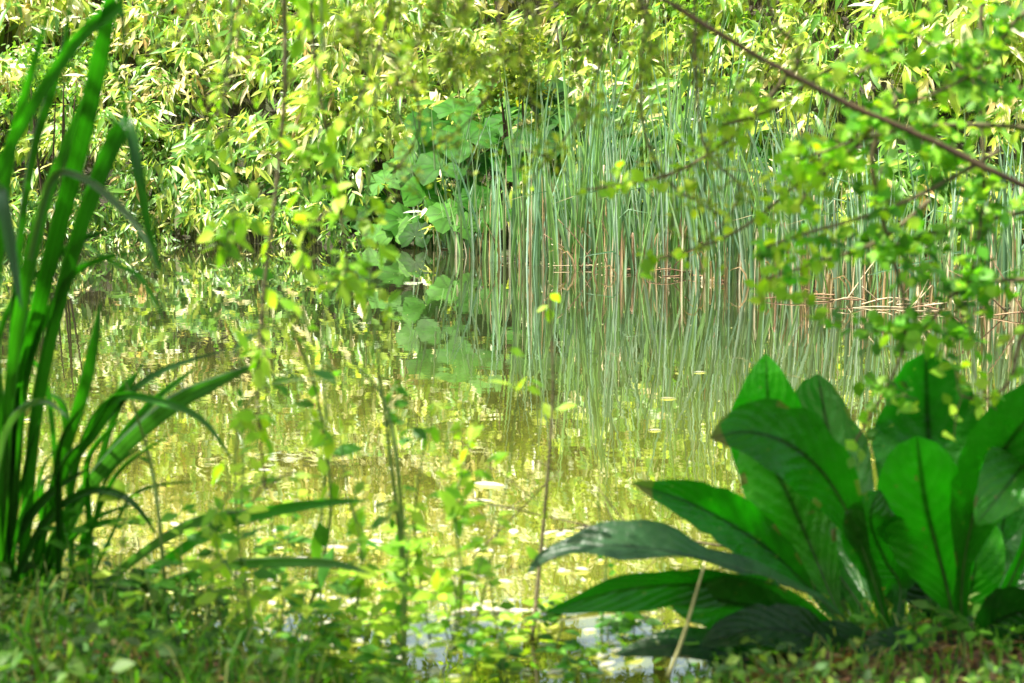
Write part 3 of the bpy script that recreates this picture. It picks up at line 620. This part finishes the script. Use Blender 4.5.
LV = [
 (cab, bc, [(890, 650, 5.75), (850, 590, 5.85), (800, 520, 5.95), (772, 450, 5.95), (768, 400, 5.9), (766, 354, 5.9)], 41, VB, -.15, .12, .05, 0),
 (cab, bc, [(893, 655, 5.6), (870, 570, 5.55), (835, 490, 5.45), (795, 448, 5.35), (750, 432, 5.3), (710, 438, 5.25)], 42, VG, .25, .1, .05, .15),
 (cab, bc, [(880, 650, 5.9), (860, 580, 6.1), (845, 510, 6.2), (830, 440, 6.25), (818, 374, 6.2)], 46, VS, -.5, .1, .05, .1),
 (cab, bc, [(870, 655, 5.7), (840, 615, 5.8), (812, 550, 5.85), (790, 500, 5.85), (765, 450, 5.85), (750, 425, 5.9)], 40, (.05, .22, .012), .1, .08, .06, 0),
 (cab, bc, [(870, 655, 5.7), (820, 600, 5.8), (775, 555, 5.75), (735, 527, 5.7), (690, 503, 5.6), (632, 483, 5.5)], 31, VG, .25, .35, .05, 0),
 (cab, bc, [(880, 655, 5.6), (820, 600, 5.5), (755, 573, 5.35), (690, 556, 5.25), (620, 546, 5.2), (565, 552, 5.2), (527, 574, 5.2)], 33, (.04, .10, .04), 1.0, .25, .10, 0),
 (cab, bc, [(875, 655, 5.6), (810, 615, 5.5), (745, 590, 5.35), (680, 584, 5.25), (610, 592, 5.2), (545, 612, 5.2)], 26, VG, -.6, .3, .08, 0),
 (cab, bc, [(880, 660, 5.6), (830, 630, 5.5), (770, 610, 5.4), (720, 600, 5.3), (665, 585, 5.3)], 40, (.025, .12, .008), -.35, .1, .06, .1),
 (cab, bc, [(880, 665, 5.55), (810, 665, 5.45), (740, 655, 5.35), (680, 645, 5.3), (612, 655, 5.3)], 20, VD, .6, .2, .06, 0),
 (cab, bc, [(890, 660, 5.6), (900, 590, 5.65), (885, 560, 5.6), (870, 520, 5.5), (880, 490, 5.5)], 38, VG, .3, .1, .05, 0),
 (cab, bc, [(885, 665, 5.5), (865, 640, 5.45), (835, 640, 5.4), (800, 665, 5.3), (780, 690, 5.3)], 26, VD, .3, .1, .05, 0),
 (cab, bc, [(880, 660, 5.8), (800, 620, 5.9), (740, 610, 5.95), (700, 625, 6.0)], 36, VD, .2, .1, .05, 0),
 (cab, bc, [(885, 660, 5.7), (880, 610, 5.7), (905, 570, 5.7), (918, 540, 5.7)], 15, VS, .8, .3, .05, 0),
 (cab, bc, [(880, 660, 5.7), (845, 585, 5.9), (790, 530, 6.0), (735, 528, 6.0)], 16, VD, .7, .3, .05, 0),
 (cab2, bc2, [(955, 650, 5.8), (948, 580, 5.95), (936, 500, 6.05), (928, 430, 6.1), (926, 352, 6.05)], 56, (.018, .10, .008), .1, .08, .04, .1),
 (cab2, bc2, [(960, 655, 5.6), (950, 600, 5.6), (936, 545, 5.55), (925, 500, 5.5), (917, 436, 5.45)], 50, VB, -.1, .1, .04, 0),
 (cab2, bc2, [(962, 655, 5.6), (962, 580, 5.5), (975, 510, 5.4), (1000, 455, 5.3), (1040, 405, 5.2), (1075, 380, 5.2)], 40, VG, .3, .15, .05, 0),
 (cab2, bc2, [(975, 655, 5.6), (1020, 560, 5.5), (1050, 480, 5.4), (1030, 462, 5.3), (1002, 492, 5.2), (976, 525, 5.2)], 34, VB, .2, .15, .05, 0),
 (cab2, bc2, [(970, 655, 5.9), (985, 600, 6.0), (1000, 540, 6.1), (1010, 480, 6.1)], 30, VS, .5, .15, .05, 0),
 (cab2, bc2, [(965, 655, 5.7), (968, 610, 5.75), (975, 560, 5.75), (970, 500, 5.8)], 30, VB, .1, .1, .04, 0),
 (cab2, bc2, [(960, 660, 5.5), (985, 630, 5.45), (1020, 612, 5.4), (1070, 615, 5.3)], 32, VD, .4, .15, .05, 0),
 (cab2, bc2, [(965, 660, 5.8), (1000, 600, 5.9), (1035, 560, 5.9), (1060, 500, 5.9)], 32, VS, -.3, .15, .05, 0),
 (cab2, bc2, [(955, 660, 5.7), (935, 610, 5.8), (915, 570, 5.8), (895, 520, 5.9)], 26, VD, .3, .15, .05, 0),
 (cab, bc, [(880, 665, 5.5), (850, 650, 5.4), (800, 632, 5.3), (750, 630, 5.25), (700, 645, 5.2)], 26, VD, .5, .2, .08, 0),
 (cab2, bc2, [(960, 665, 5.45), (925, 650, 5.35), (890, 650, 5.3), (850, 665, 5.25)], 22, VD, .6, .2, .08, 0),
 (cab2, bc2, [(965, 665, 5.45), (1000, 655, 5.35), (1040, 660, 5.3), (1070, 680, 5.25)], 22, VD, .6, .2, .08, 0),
 (cab, bc, [(880, 655, 5.8), (850, 600, 5.9), (800, 570, 5.95), (755, 560, 5.95)], 24, VG, .4, .2, .06, 0),
 (cab2, bc2, [(955, 655, 5.75), (930, 600, 5.8), (900, 570, 5.85), (880, 545, 5.85)], 26, VG, .2, .2, .06, 0)]
for k, (par, b, pts, wpx, col, roll, fold, wave, curl) in enumerate(LV): bigleaf(par, b, pts, wpx * (.98 if k in (14, 15) else .84 if k in (1, 4, 5, 6, 7, 9) else .93), col, roll, fold * 1.3, wave * 2.0, curl, seed=k, rd=k in (2, 14, 15, 7, 19))
stalk('dry_stalk', 'thin yellow dry stalk leaning in front of the low skunk cabbage leaves', 'stalk', [(668, 676, 5.0), (682, 640, 5.0), (694, 600, 5.0), (704, 566, 5.0)], 4.5, 'cane')

# ------------------------------------------------------------------ near bank herbs and shoots
SH_ = [
 ('leafy_vine', 'long thin vine with blurred yellow green leaves hanging down past the far bank', [(300, -60, 5.2), (310, 0, 5.2), (316, 70, 5.2), (330, 150, 5.2), (345, 245, 5.2), (352, 300, 5.2)], 2.2, 46, 27, LY, 12),
 ('leafy_vine', 'long vine running from the far bank leaves down in front of the bright water', [(283, -40, 5.0), (285, 80, 5.0), (276, 190, 5.0), (263, 300, 5.0), (258, 400, 5.0), (266, 490, 5.1)], 2.4, 46, 27, LY, 12),
 ('leafy_shoot', 'upright shoot with broad green leaves in front of the far left water', [(300, 640, 5.7), (330, 520, 5.5), (318, 400, 5.3), (290, 320, 5.2), (275, 260, 5.2)], 1.8, 14, 48, LG, 4),
 ('leafy_shoot', 'dark stemmed shoot with narrow leaves left of the picture middle', [(405, 625, 5.5), (400, 540, 5.4), (388, 440, 5.3), (374, 330, 5.2)], 2.4, 26, 24, LG, 5),
 ('leafy_shoot', 'tall brown stemmed shoot rising through the middle of the pond view', [(532, 640, 5.6), (540, 560, 5.7), (549, 460, 5.7), (553, 380, 5.7), (549, 285, 5.7)], 2.0, 7, 26, LY, 0),
 ('leafy_shoot', 'short shoot with bright leaves against the cattail reflections', [(470, 650, 5.4), (500, 520, 5.3), (515, 420, 5.2), (520, 345, 5.2), (500, 285, 5.2)], .9, 9, 34, LY, 2),
 ('leafy_shoot', 'wiry shoot arching towards the middle over the bright water', [(250, 640, 5.5), (235, 480, 5.3), (250, 400, 5.2), (300, 380, 5.1), (350, 383, 5.1)], 1.3, 8, 20, LG, 2),
 ('leafy_shoot', 'slim shoot rising right of the dark stemmed shoot', [(430, 640, 5.5), (415, 540, 5.4), (420, 470, 5.3), (432, 400, 5.3)], 1.2, 30, 26, LY, 8),
 ('wiry_stem', 'thin dark wiry stem standing in front of the bright water, leftmost of the wiry stems', [(240, 640, 5.6), (236, 560, 5.6), (243, 470, 5.5), (238, 330, 5.5)], 1.3, 5, 20, LG, 1),
 ('wiry_stem', 'thin dark wiry stem beside the long vine tip over the bright water', [(322, 640, 5.6), (320, 540, 5.6), (327, 440, 5.5), (322, 350, 5.5), (330, 290, 5.5)], 1.4, 6, 20, LG, 2),
 ('wiry_stem', 'crooked thin wiry stem between the skunk cabbage and the tall brown stemmed shoot', [(600, 640, 5.7), (606, 560, 5.7), (598, 500, 5.7), (604, 440, 5.7)], 1.0, 5, 18, LG, 3),
 ('wiry_stem', 'thick green grass stem arching over with its tip pointing down near the pond middle', [(404, 660, 5.3), (403, 560, 5.3), (398, 470, 5.2), (384, 400, 5.2), (352, 362, 5.2)], 2.6, 4, 24, LG, 0),
 ('leafy_vine', 'short hanging vine with pale yellow green leaves left of the long thin vine', [(225, -60, 5.3), (232, 20, 5.3), (224, 110, 5.3), (236, 190, 5.3), (228, 260, 5.3)], 1.8, 60, 25, LY, 10),
 ('leafy_vine', 'hanging vine with broad yellow leaves in front of the left water edge', [(318, -60, 4.9), (322, 60, 4.9), (312, 140, 4.9), (300, 210, 4.9), (306, 330, 4.9)], 1.6, 60, 27, LY, 10),
 ('leafy_vine', 'hanging vine with few leaves reaching the water in front of the butterbur', [(385, -60, 5.3), (380, 60, 5.3), (372, 150, 5.3), (366, 240, 5.3), (380, 320, 5.3)], 1.5, 34, 26, LY, 7),
 ('leafy_shoot', 'spreading herb with light leaves over the pale floating leaves', [(350, 640, 5.3), (362, 560, 5.2), (350, 500, 5.2), (340, 440, 5.2)], 1.4, 50, 28, LY, 10),
 ('leafy_shoot', 'spreading herb with light leaves left of the tall brown stemmed shoot', [(455, 650, 5.3), (462, 580, 5.2), (455, 510, 5.2), (470, 440, 5.2)], 1.4, 60, 26, LY, 12),
 ('leafy_shoot', 'low broad leaved herb at the tip of the lowest sword leaf', [(250, 650, 5.3), (240, 590, 5.2), (215, 540, 5.2), (230, 490, 5.2)], 1.4, 44, 28, LY, 8),
]
for k, (nm, lab, pts, rp, nl, sz, pal, tw) in enumerate(SH_): shoot(nm, lab, 'vine' if 'vine' in nm else 'stem' if 'wiry' in nm else 'shoot', pts, rp * 1.15, int(nl * (1.9 if k < 2 else 1.15)), sz * .78, pal, 70 + k, 'twig' if k in (0, 1, 4) else 'greenstem', twigs=tw)
r = random.Random(21)
zones = [((330, 560), (490, 640), 20, 'bright yellow green seedling on the near bank in front of the pond middle', 'seedlings in front of the pond middle', LY),
         ((60, 330), (480, 620), 20, 'mid green leafy seedling at the foot of the sword leaf clump', 'seedlings at the foot of the sword leaves', LG + LY),
         ((310, 640), (608, 668), 14, 'small green seedling rising from the glinting shallows at the bottom middle', 'seedlings in the shallows at the bottom', LG + LY),
         ((540, 690), (600, 660), 9, 'small green seedling left of the low skunk cabbage leaves', 'seedlings beside the skunk cabbage', LG),
         ((700, 1020), (620, 670), 12, 'small seedling growing among the skunk cabbage stalks', 'seedlings among the skunk cabbage', LG)]
for (xa, xb), (ya, yb), n, lab, grp, pal in zones:
    for k in range(n):
        x = r.uniform(xa, xb); Y = r.uniform(5.0, 5.9) if 'shallows' not in lab else r.uniform(4.95, 5.35); X = (x - 512) / F * Y; z = hgt(X, Y) if Y < nshore(X) else 0
        # height to chosen top
        top = P(x, r.uniform(ya, yb), Y); h = max(.06, top.z - z); b = Vector((X, Y, z))
        # express as px points via direct world build
        t = thing('seedling', lab, 'seedling', b, grp); sm = MB(); fm = MB(); e = Vector((r.uniform(-.12, .12), r.uniform(-.1, .05), h))
        p = V3(catmull([Vector((0, 0, -.03)), e * .5 + Vector((r.uniform(-.03, .03), 0, 0)), e], 8)); tube(sm, p, lambda s: .003 * (1.1 - .6 * s), sides=5)
        nl = int(8 + h * 34)
        for q in range(nl):
            u = r.uniform(.25, 1) ** .8; pp = p[min(7, int(u * 7))]; d = rv(r); d.z = abs(d.z) * .35
            L = r.uniform(.03, .075); leaf(fm, pp + d * .015, d, Vector((0, -.3, 1)) + rv(r) * .5, L, L * .55, var(r.choice(pal), .2, r), droop=.3, fold=.12)
        sm.build('stem', M['greenstem'], t); fm.build('foliage', M['leaf'], t)

# ground cover on the near bank
gc = MB(); r = random.Random(33)
def nearz(x, y): return hgt(x, y)
for k in range(26000):
    Y = r.uniform(4.3, 7.0); X = r.uniform(-.48, .52) * Y
    e = nshore(X) - Y
    if e < -.05: continue
    z = nearz(X, Y); dens = noise.noise(Vector((X * 2.2, Y * 2.2, 7)))
    if (Y < 5.42 and r.random() < .45) or r.random() > .75 + dens or (.3 < X < 1.9 and Y > 5.15 and r.random() < .8): continue
    h = r.uniform(.01, .085 if X > -.55 else .17) * (1 + dens); p = Vector((X, Y, z + h)); L = r.uniform(.018, .05 if X > -.55 else .07)
    d = rv(r); d.z *= .5
    c = r.choice([(.08, .2, .02), (.14, .30, .03), (.05, .13, .02), (.24, .36, .06), (.11, .2, .06)])
    if X < -.5 or r.random() < .4: c = (c[0] * .5, c[1] * .6, c[2] * .5)  # weeds on the left darkened in colour to stand in for shade
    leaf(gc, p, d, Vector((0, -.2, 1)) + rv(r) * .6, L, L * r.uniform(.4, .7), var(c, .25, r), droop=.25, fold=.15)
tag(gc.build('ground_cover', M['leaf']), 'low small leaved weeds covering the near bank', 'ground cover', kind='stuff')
gr = MB()
for k in range(8000):
    Y = r.uniform(4.4, 7.0); X = r.uniform(-.48, .52) * Y
    if nshore(X) - Y < -.08: continue
    z = nearz(X, Y); h = r.uniform(.03, .12 if X > -.5 else .26); a = r.uniform(0, 6.28); d = Vector((math.cos(a), math.sin(a), 0)) * h * r.uniform(.1, .7)
    b = Vector((X, Y, z - .01)); ribbon(gr, [b, b + d * .3 + Vector((0, 0, h * .55)), b + d * .7 + Vector((0, 0, h * .85)), b + d + Vector((0, 0, h * .9))], r.uniform(.003, .008), var(r.choice([(.05, .19, .015), (.09, .26, .02), (.22, .25, .07)]), .2, r), Vector((r.uniform(-1, 1), -1, .3)))
tag(gr.build('grass', M['leaf']), 'short grass growing on the near bank', 'grass', kind='stuff')
lt = MB()
for k in range(10500):
    Y = r.uniform(4.3, 6.9) if r.random() < .5 else r.uniform(4.9, 5.45); X = r.uniform(-.48, .52) * Y
    if nshore(X) - Y < 0: continue
    z = nearz(X, Y) + r.uniform(.004, .02); d = rv(r); d.z *= .15; L = r.uniform(.02, .06)
    leaf(lt, Vector((X, Y, z)), d, Vector((0, 0, 1)) + rv(r) * .3, L, L * .5, var(r.choice([(.15, .085, .045), (.12, .075, .04), (.24, .17, .09), (.20, .10, .06)]), .2, r), droop=.1, fold=.2)
tag(lt.build('leaf_litter', M['leaf']), 'brown dead leaves and bud scales on the near bank soil', 'leaf litter', kind='stuff')

# floating things
fd = MB()
for k in range(2000):
    u = r.random() * .8; py = 400 + 250 * (r.random() ** .6) if u < .65 else r.uniform(262, 640); px = r.gauss(430, 220) if u < .65 else r.uniform(0, 1024)
    p = G(px, py, .002)
    if p.y > shore(p.x) - .1 or p.y < nshore(p.x): continue
    d = rv(r); d.z = 0; L = r.uniform(.003, .012) * (1 + p.y / 18)
    leaf(fd, p, d, Vector((0, 0, 1)), L, L * .6, var(r.choice([(.7, .68, .55), (.5, .5, .25), (.75, .74, .68), (.35, .4, .1)]), .1, r), droop=0, fold=.05)
tag(fd.build('floating_specks', M['leaf']), 'pale pollen bits and flecks drifting on the pond surface', 'floating specks', kind='stuff')
for (px, py, L, col, lab) in [(488, 483, .16, (.8, .76, .66), 'long pale fallen leaf floating right of the picture middle line'), (335, 547, .12, (.8, .75, .62), 'pale leaf floating near the bank at the left of the leafy shoots'),
        (370, 545, .10, (.78, .72, .6), 'second pale leaf floating beside the dark stemmed shoot'), (565, 572, .06, (.8, .78, .7), 'small white leaf floating behind the fallen stick'), (262, 470, .10, (.8, .78, .68), 'pale leaf floating behind the hanging vine'),
        (668, 398, .09, (.55, .5, .3), 'olive leaf floating beneath the cattail reflections'), (655, 430, .07, (.75, .7, .5), 'small cream leaf floating left of the skunk cabbage'), (480, 500, .12, (.7, .7, .5), 'pale leaf floating in front of the long pale leaf'),
        (590, 630, .05, (.8, .78, .7), 'white petal floating in front of the fallen stick'), (455, 570, .08, (.8, .78, .68), 'white leaf floating left of the fallen stick end'), (700, 372, .08, (.6, .6, .45), 'narrow leaf floating below the cattails'), (30, 420, .1, (.8, .78, .7), 'pale leaf floating behind the sword leaves')]:
    p = G(px, py, .004); mb = MB(); leaf(mb, Vector((-L / 2, 0, 0)), Vector((1, r.uniform(-.4, .4), 0)), Vector((0, 0, 1)), L, L * .42, col, droop=.02, fold=.12)
    o = mb.build('floating_leaf', M['leaf']); o.location = p; tag(o, lab, 'leaf', 'pale leaves floating on the pond')
k_ = 0
for k in range(250):  # white petals that also stand in for sky glints on the water
    p = G(r.uniform(90, 680), 675 - 150 * r.random() ** 1.5, .004)
    if p.y < nshore(p.x) + .02: continue
    L = r.uniform(.02, .065); mb = MB(); a = r.uniform(0, 6.28)
    leaf(mb, Vector((-L / 2, 0, 0)), Vector((math.cos(a), math.sin(a), 0)), Vector((0, 0, 1)), L, L * .6, var((.75, .72, .6), .08, r), droop=-.1, fold=.2)
    o = mb.build('petal_glint', M['leaf']); o.location = p; tag(o, 'tiny white petal doubling as a sky glint on the shallow water at the near bank', 'petal', 'white petals and stand-in glints at the near bank')
a = G(452, 613, .012); b = G(652, 606, .012); mb = MB(); q = [a + (b - a) * t + Vector((0, .012 * math.sin(t * 9), .003 * math.sin(t * 14))) - a for t in [i / 13 for i in range(14)]]
tube(mb, q, lambda t: .010 * (1 - .35 * t) * (1 + .18 * math.sin(t * 31)), sides=7); o = mb.build('fallen_stick', M['palewood']); o.location = a; tag(o, 'long pale dead stick lying in the shallow water at the near bank', 'stick')
# twig leaning over the near water
def twig_thing(lab, pts, rpx, seed, nside=5):
    r_ = random.Random(seed); p = V3(catmull([tuple(P(*q)) for q in pts], 20)); k0 = depth(p[0]) / F; base = p[0].copy()
    mb = MB(); tube(mb, [q - base for q in p], lambda t: rpx * k0 * (1 - .6 * t), sides=5)
    for k in range(nside):
        i = r_.randint(4, 18); d = rv(r_) * k0 * r_.uniform(30, 70); d.y *= .4
        tube(mb, [q - base for q in V3(catmull([p[i], p[i] + d * .5 + rv(r_) * .01, p[i] + d], 6))], rpx * k0 * .45, sides=4)
    o = mb.build('bare_twig', M['twig']); o.location = base; tag(o, lab, 'twig')
twig_thing('fine bare brown twig reaching out of the water behind the long grey skunk cabbage leaf', [(760, 552, 6.6), (690, 541, 6.6), (610, 530, 6.6), (540, 515, 6.6), (468, 498, 6.6)], 1.4, 4, 7)
twig_thing('small bare twig standing in the water left of the tall brown stemmed shoot', [(470, 560, 6.6), (500, 530, 6.6), (530, 500, 6.6), (560, 470, 6.6)], 1.0, 5, 5)

# ------------------------------------------------------------------ overhanging trees on the near bank (trunks outside the frame)
def limb_w(pts, rad0, rad1, base, n=20):
    mb = MB(); tube(mb, [q - base + rnd.uniform(-.25, .25) * rad1 * Vector((0, .6, 1)) for q in V3(catmull(pts, n * 2))], lambda t: (rad0 + (rad1 - rad0) * t) * (1 + .12 * math.sin(t * 61) * math.sin(t * 23)), sides=8); return mb
def sub_foliage(mb, p0, pts3, n, size, pal, spread, r, wr=.6):
    for _ in range(n):
        i = r.randint(0, len(pts3) - 1); o = rv(r) * spread * r.random() ** .6
        d = rv(r); d.z -= .2; L = size * r.uniform(.6, 1.3)
        leaf(mb, pts3[i] + o - p0, d, Vector((0, -.4, .9)) + rv(r) * .7, L, L * wr, var(r.choice(pal), .25, r), droop=.2, fold=.12)
# right tree
tb = Vector((2.35, 4.9, hgt(2.35, 4.9)))
tr = thing('overhanging_tree', 'small round leaved tree reaching in from the right with a dark bare bough', 'tree', tb)
limb_w([tb + Vector((0, 0, -.3)), tb + Vector((.1, 0, 1.0)), tb + Vector((.0, .1, 2.6)), tb + Vector((.2, .2, 4.2))], .12, .05, tb).build('trunk', M['bark'], tr)
bpts = [tb + Vector((.03, 0, .75)), P(1150, 235, 4.7), P(1024, 186, 4.6), P(930, 140, 4.6), P(840, 100, 4.6), P(740, 46, 4.6), P(658, -4, 4.6), P(560, -60, 4.6), P(480, -130, 4.7)]
bo = limb_w(bpts, .0088, .0055, tb, 30).build('bough', M['bark'], tr); bo['label'] = 'dark bare bough slanting up to the left'
RG = [(.10, .30, .02), (.17, .40, .03), (.06, .19, .015), (.28, .48, .04)]
RB = [
 ([P(1150, 60, 4.9), P(1040, 10, 4.9), P(1000, 42, 4.9), P(965, 78, 4.9), P(900, 106, 4.9), P(860, 112, 4.9)], 90, RG),
 ([P(960, -80, 4.9), P(934, 0, 4.9), P(905, 38, 4.9), P(870, 66, 4.9), P(842, 80, 4.9)], 46, RG + LY),
 ([P(1150, 150, 5.0), P(1030, 128, 5.0), P(930, 126, 5.0), P(860, 140, 5.0), P(800, 160, 5.0)], 90, RG + LY),
 ([P(985, -60, 5.2), P(980, 60, 5.2), P(984, 180, 5.2), P(975, 260, 5.2), P(960, 330, 5.2)], 110, RG),
 ([P(900, 90, 5.1), P(873, 150, 5.1), P(878, 200, 5.1), P(892, 255, 5.1), P(905, 305, 5.1), P(902, 352, 5.1), P(880, 400, 5.15), P(855, 442, 5.2)], 80, RG),
 ([P(1100, 300, 5.2), P(1030, 280, 5.2), P(960, 290, 5.2), P(920, 330, 5.2), P(870, 330, 5.2)], 60, RG),
 ([P(1110, 340, 5.0), P(1030, 330, 5.0), P(1010, 380, 5.0), P(985, 400, 5.0), P(960, 395, 5.0)], 20, LY + RG),
 ([P(1000, 150, 5.0), P(930, 190, 5.0), P(870, 215, 5.0), P(800, 235, 5.0), P(760, 250, 5.0)], 60, LG + LY),
 ([P(890, 40, 5.4), P(820, 75, 5.4), P(770, 110, 5.4), P(720, 125, 5.4)], 34, LY),
 ([P(880, 120, 5.0), P(840, 160, 5.0), P(812, 185, 5.0), P(800, 205, 5.0)], 26, LY),
 ([P(1080, 200, 5.3), P(1010, 215, 5.3), P(940, 230, 5.3), P(880, 250, 5.3)], 60, RG),
 ([P(900, 90, 5.4), P(850, 130, 5.4), P(790, 190, 5.4), P(730, 235, 5.4), P(650, 262, 5.4)], 60, LY),
 ([P(930, 200, 5.2), P(880, 240, 5.2), P(820, 262, 5.2), P(760, 280, 5.2)], 44, LY),
 ([P(800, 60, 5.5), P(740, 130, 5.5), P(680, 170, 5.5), P(620, 185, 5.5), P(580, 190, 5.5)], 44, LY),
 ([P(1090, 60, 5.4), P(1010, 90, 5.4), P(950, 60, 5.4), P(900, 20, 5.4)], 60, RG)]
r = random.Random(77)
for k, (pts, n, pal) in enumerate(RB):
    p3 = V3(catmull([tuple(q) for q in pts], 26)); mb = MB(); tube(mb, [q - tb for q in p3], lambda t: .0065 * (1 - .7 * t) + .001, sides=6)
    ends = list(p3)
    for q in range(9):
        i = r.randint(6, 25); d = rv(r); d.y *= .5; e = p3[i] + d * r.uniform(.05, .15); tube(mb, [z - tb for z in V3(catmull([p3[i], p3[i].lerp(e, .5) + rv(r) * .008, e], 5))], .0016, sides=4)
        for w_ in range(4): ends.append(p3[i].lerp(e, .3 + .25 * w_))
    b_ = mb.build('twig', M['twig'], tr); fm = MB(); sub_foliage(fm, tb, ends[4:], int(n * 2.0), .043, pal, .045, r, .75); fm.build('foliage', M['leaf'], b_)
cr_ = MB(); crown(cr_, Vector((.2, .2, 3.9)), 1.5, 1.4, 1.2, 2600, .08, RG, r); cr_.build('crown', M['leaf'], tr)
# left tree with fine hanging twigs
tb2 = Vector((-2.7, 4.6, hgt(-2.7, 4.6)))
tl2 = thing('overhanging_tree', 'fine leaved tree overhead letting olive green twigs hang into the top of the view', 'tree', tb2)
limb_w([tb2 + Vector((0, 0, -.3)), tb2 + Vector((.1, 0, 1.4)), tb2 + Vector((.25, .1, 3.0)), tb2 + Vector((.5, .2, 4.8))], .16, .06, tb2).build('trunk', M['bark'], tl2)
limbs = [[tb2 + Vector((.15, 0, 2.2)), Vector((-1.6, 5.0, 2.75)), Vector((-.6, 5.3, 2.75)), Vector((.3, 5.5, 2.6)), Vector((.9, 5.6, 2.45))],
         [tb2 + Vector((.3, .1, 3.2)), Vector((-1.4, 5.2, 3.9)), Vector((-.3, 5.5, 4.1)), Vector((.8, 5.7, 4.0))],
         [tb2 + Vector((.3, .1, 3.5)), Vector((-2.2, 5.6, 4.3)), Vector((-1.6, 6.4, 4.5))]]
for L in limbs: limb_w(L, .05, .012, tb2).build('limb', M['bark'], tl2)
OL = [(.28, .38, .035), (.18, .29, .03), (.40, .48, .06), (.12, .2, .02)]
HB = [([(430, -150), (440, -10), (420, 40), (404, 78)], 4.7, 70), ([(500, -140), (470, -20), (455, 35), (448, 70)], 4.8, 80), ([(545, -120), (530, -10), (520, 60), (538, 120)], 4.9, 80),
      ([(600, -110), (590, 0), (575, 60), (590, 110)], 5.0, 90), ([(650, -100), (640, -10), (650, 50), (630, 100)], 5.1, 70), ([(370, -150), (390, -20), (375, 60), (350, 120)], 5.0, 60),
      ([(250, -160), (240, -20), (235, 60), (215, 120)], 5.0, 40), ([(330, -160), (345, -20), (360, 30), (395, 60)], 4.4, 50), ([(700, -100), (715, 0), (690, 50), (720, 90)], 5.3, 60),
      ([(760, -90), (770, 10), (800, 50), (790, 80)], 5.2, 50), ([(180, -170), (200, -30), (190, 10), (175, 40)], 4.6, 26), ([(480, -150), (500, 40), (478, 110), (430, 150)], 5.4, 60), ([(660, -100), (640, 80), (660, 170), (720, 215)], 5.6, 40), ([(620, -100), (600, 60), (570, 130), (545, 160)], 5.6, 40),
      ([(690, -100), (700, 130), (740, 190), (700, 250)], 5.3, 46), ([(410, -150), (400, 20), (420, 120), (395, 170)], 5.4, 36)]
for k, (pts, Y, n) in enumerate(HB):
    top = P(pts[0][0], pts[0][1], Y); ax = min((q for L in limbs[:1] for q in V3(catmull(L, 20))), key=lambda q: abs(q.x - top.x))
    ctl = [tuple(ax)] + [tuple(P(x, y, Y)) for x, y in pts]
    p3 = V3(catmull(ctl, 30)); mb = MB(); tube(mb, [q - tb2 for q in p3], lambda t: .005 * (1 - .7 * t) + .001, sides=5); ends = p3[14:]
    for q in range(14):
        i = r.randint(12, 29); d = rv(r); d.y *= .5; d.z -= .3; e = p3[i] + d * r.uniform(.06, .16); tube(mb, [z - tb2 for z in V3(catmull([p3[i], p3[i].lerp(e, .5) + rv(r) * .008, e], 5))], .0014, sides=4)
        for w_ in range(4): ends.append(p3[i].lerp(e, .3 + .25 * w_))
    b_ = mb.build('hanging_twig', M['twig'], tl2); fm = MB(); sub_foliage(fm, tb2, ends, int(n * 4), .023, OL if k not in (6, 10) else LY, .035, r, .5); fm.build('foliage', M['leaf'], b_)
shade_crown = MB()  # unseen leaf clumps added overhead to shade the skunk cabbage and near bank
for c, rr, n in ((Vector((-.95, 5.15, 4.3)), .75, 900), (Vector((-.55, 5.1, 4.4)), .4, 350), (Vector((-1.05, 4.6, 4.5)), .5, 700), (Vector((-3.6, 4.4, 5.0)), 1.1, 1500), (Vector((-3.4, 5.6, 4.6)), .9, 1000)):
    crown(shade_crown, c - tb2, rr, rr, rr * .6, n, .085, OL, r)
shade_crown.build('crown', M['leaf'], tl2)
bpy.context.view_layer.update()
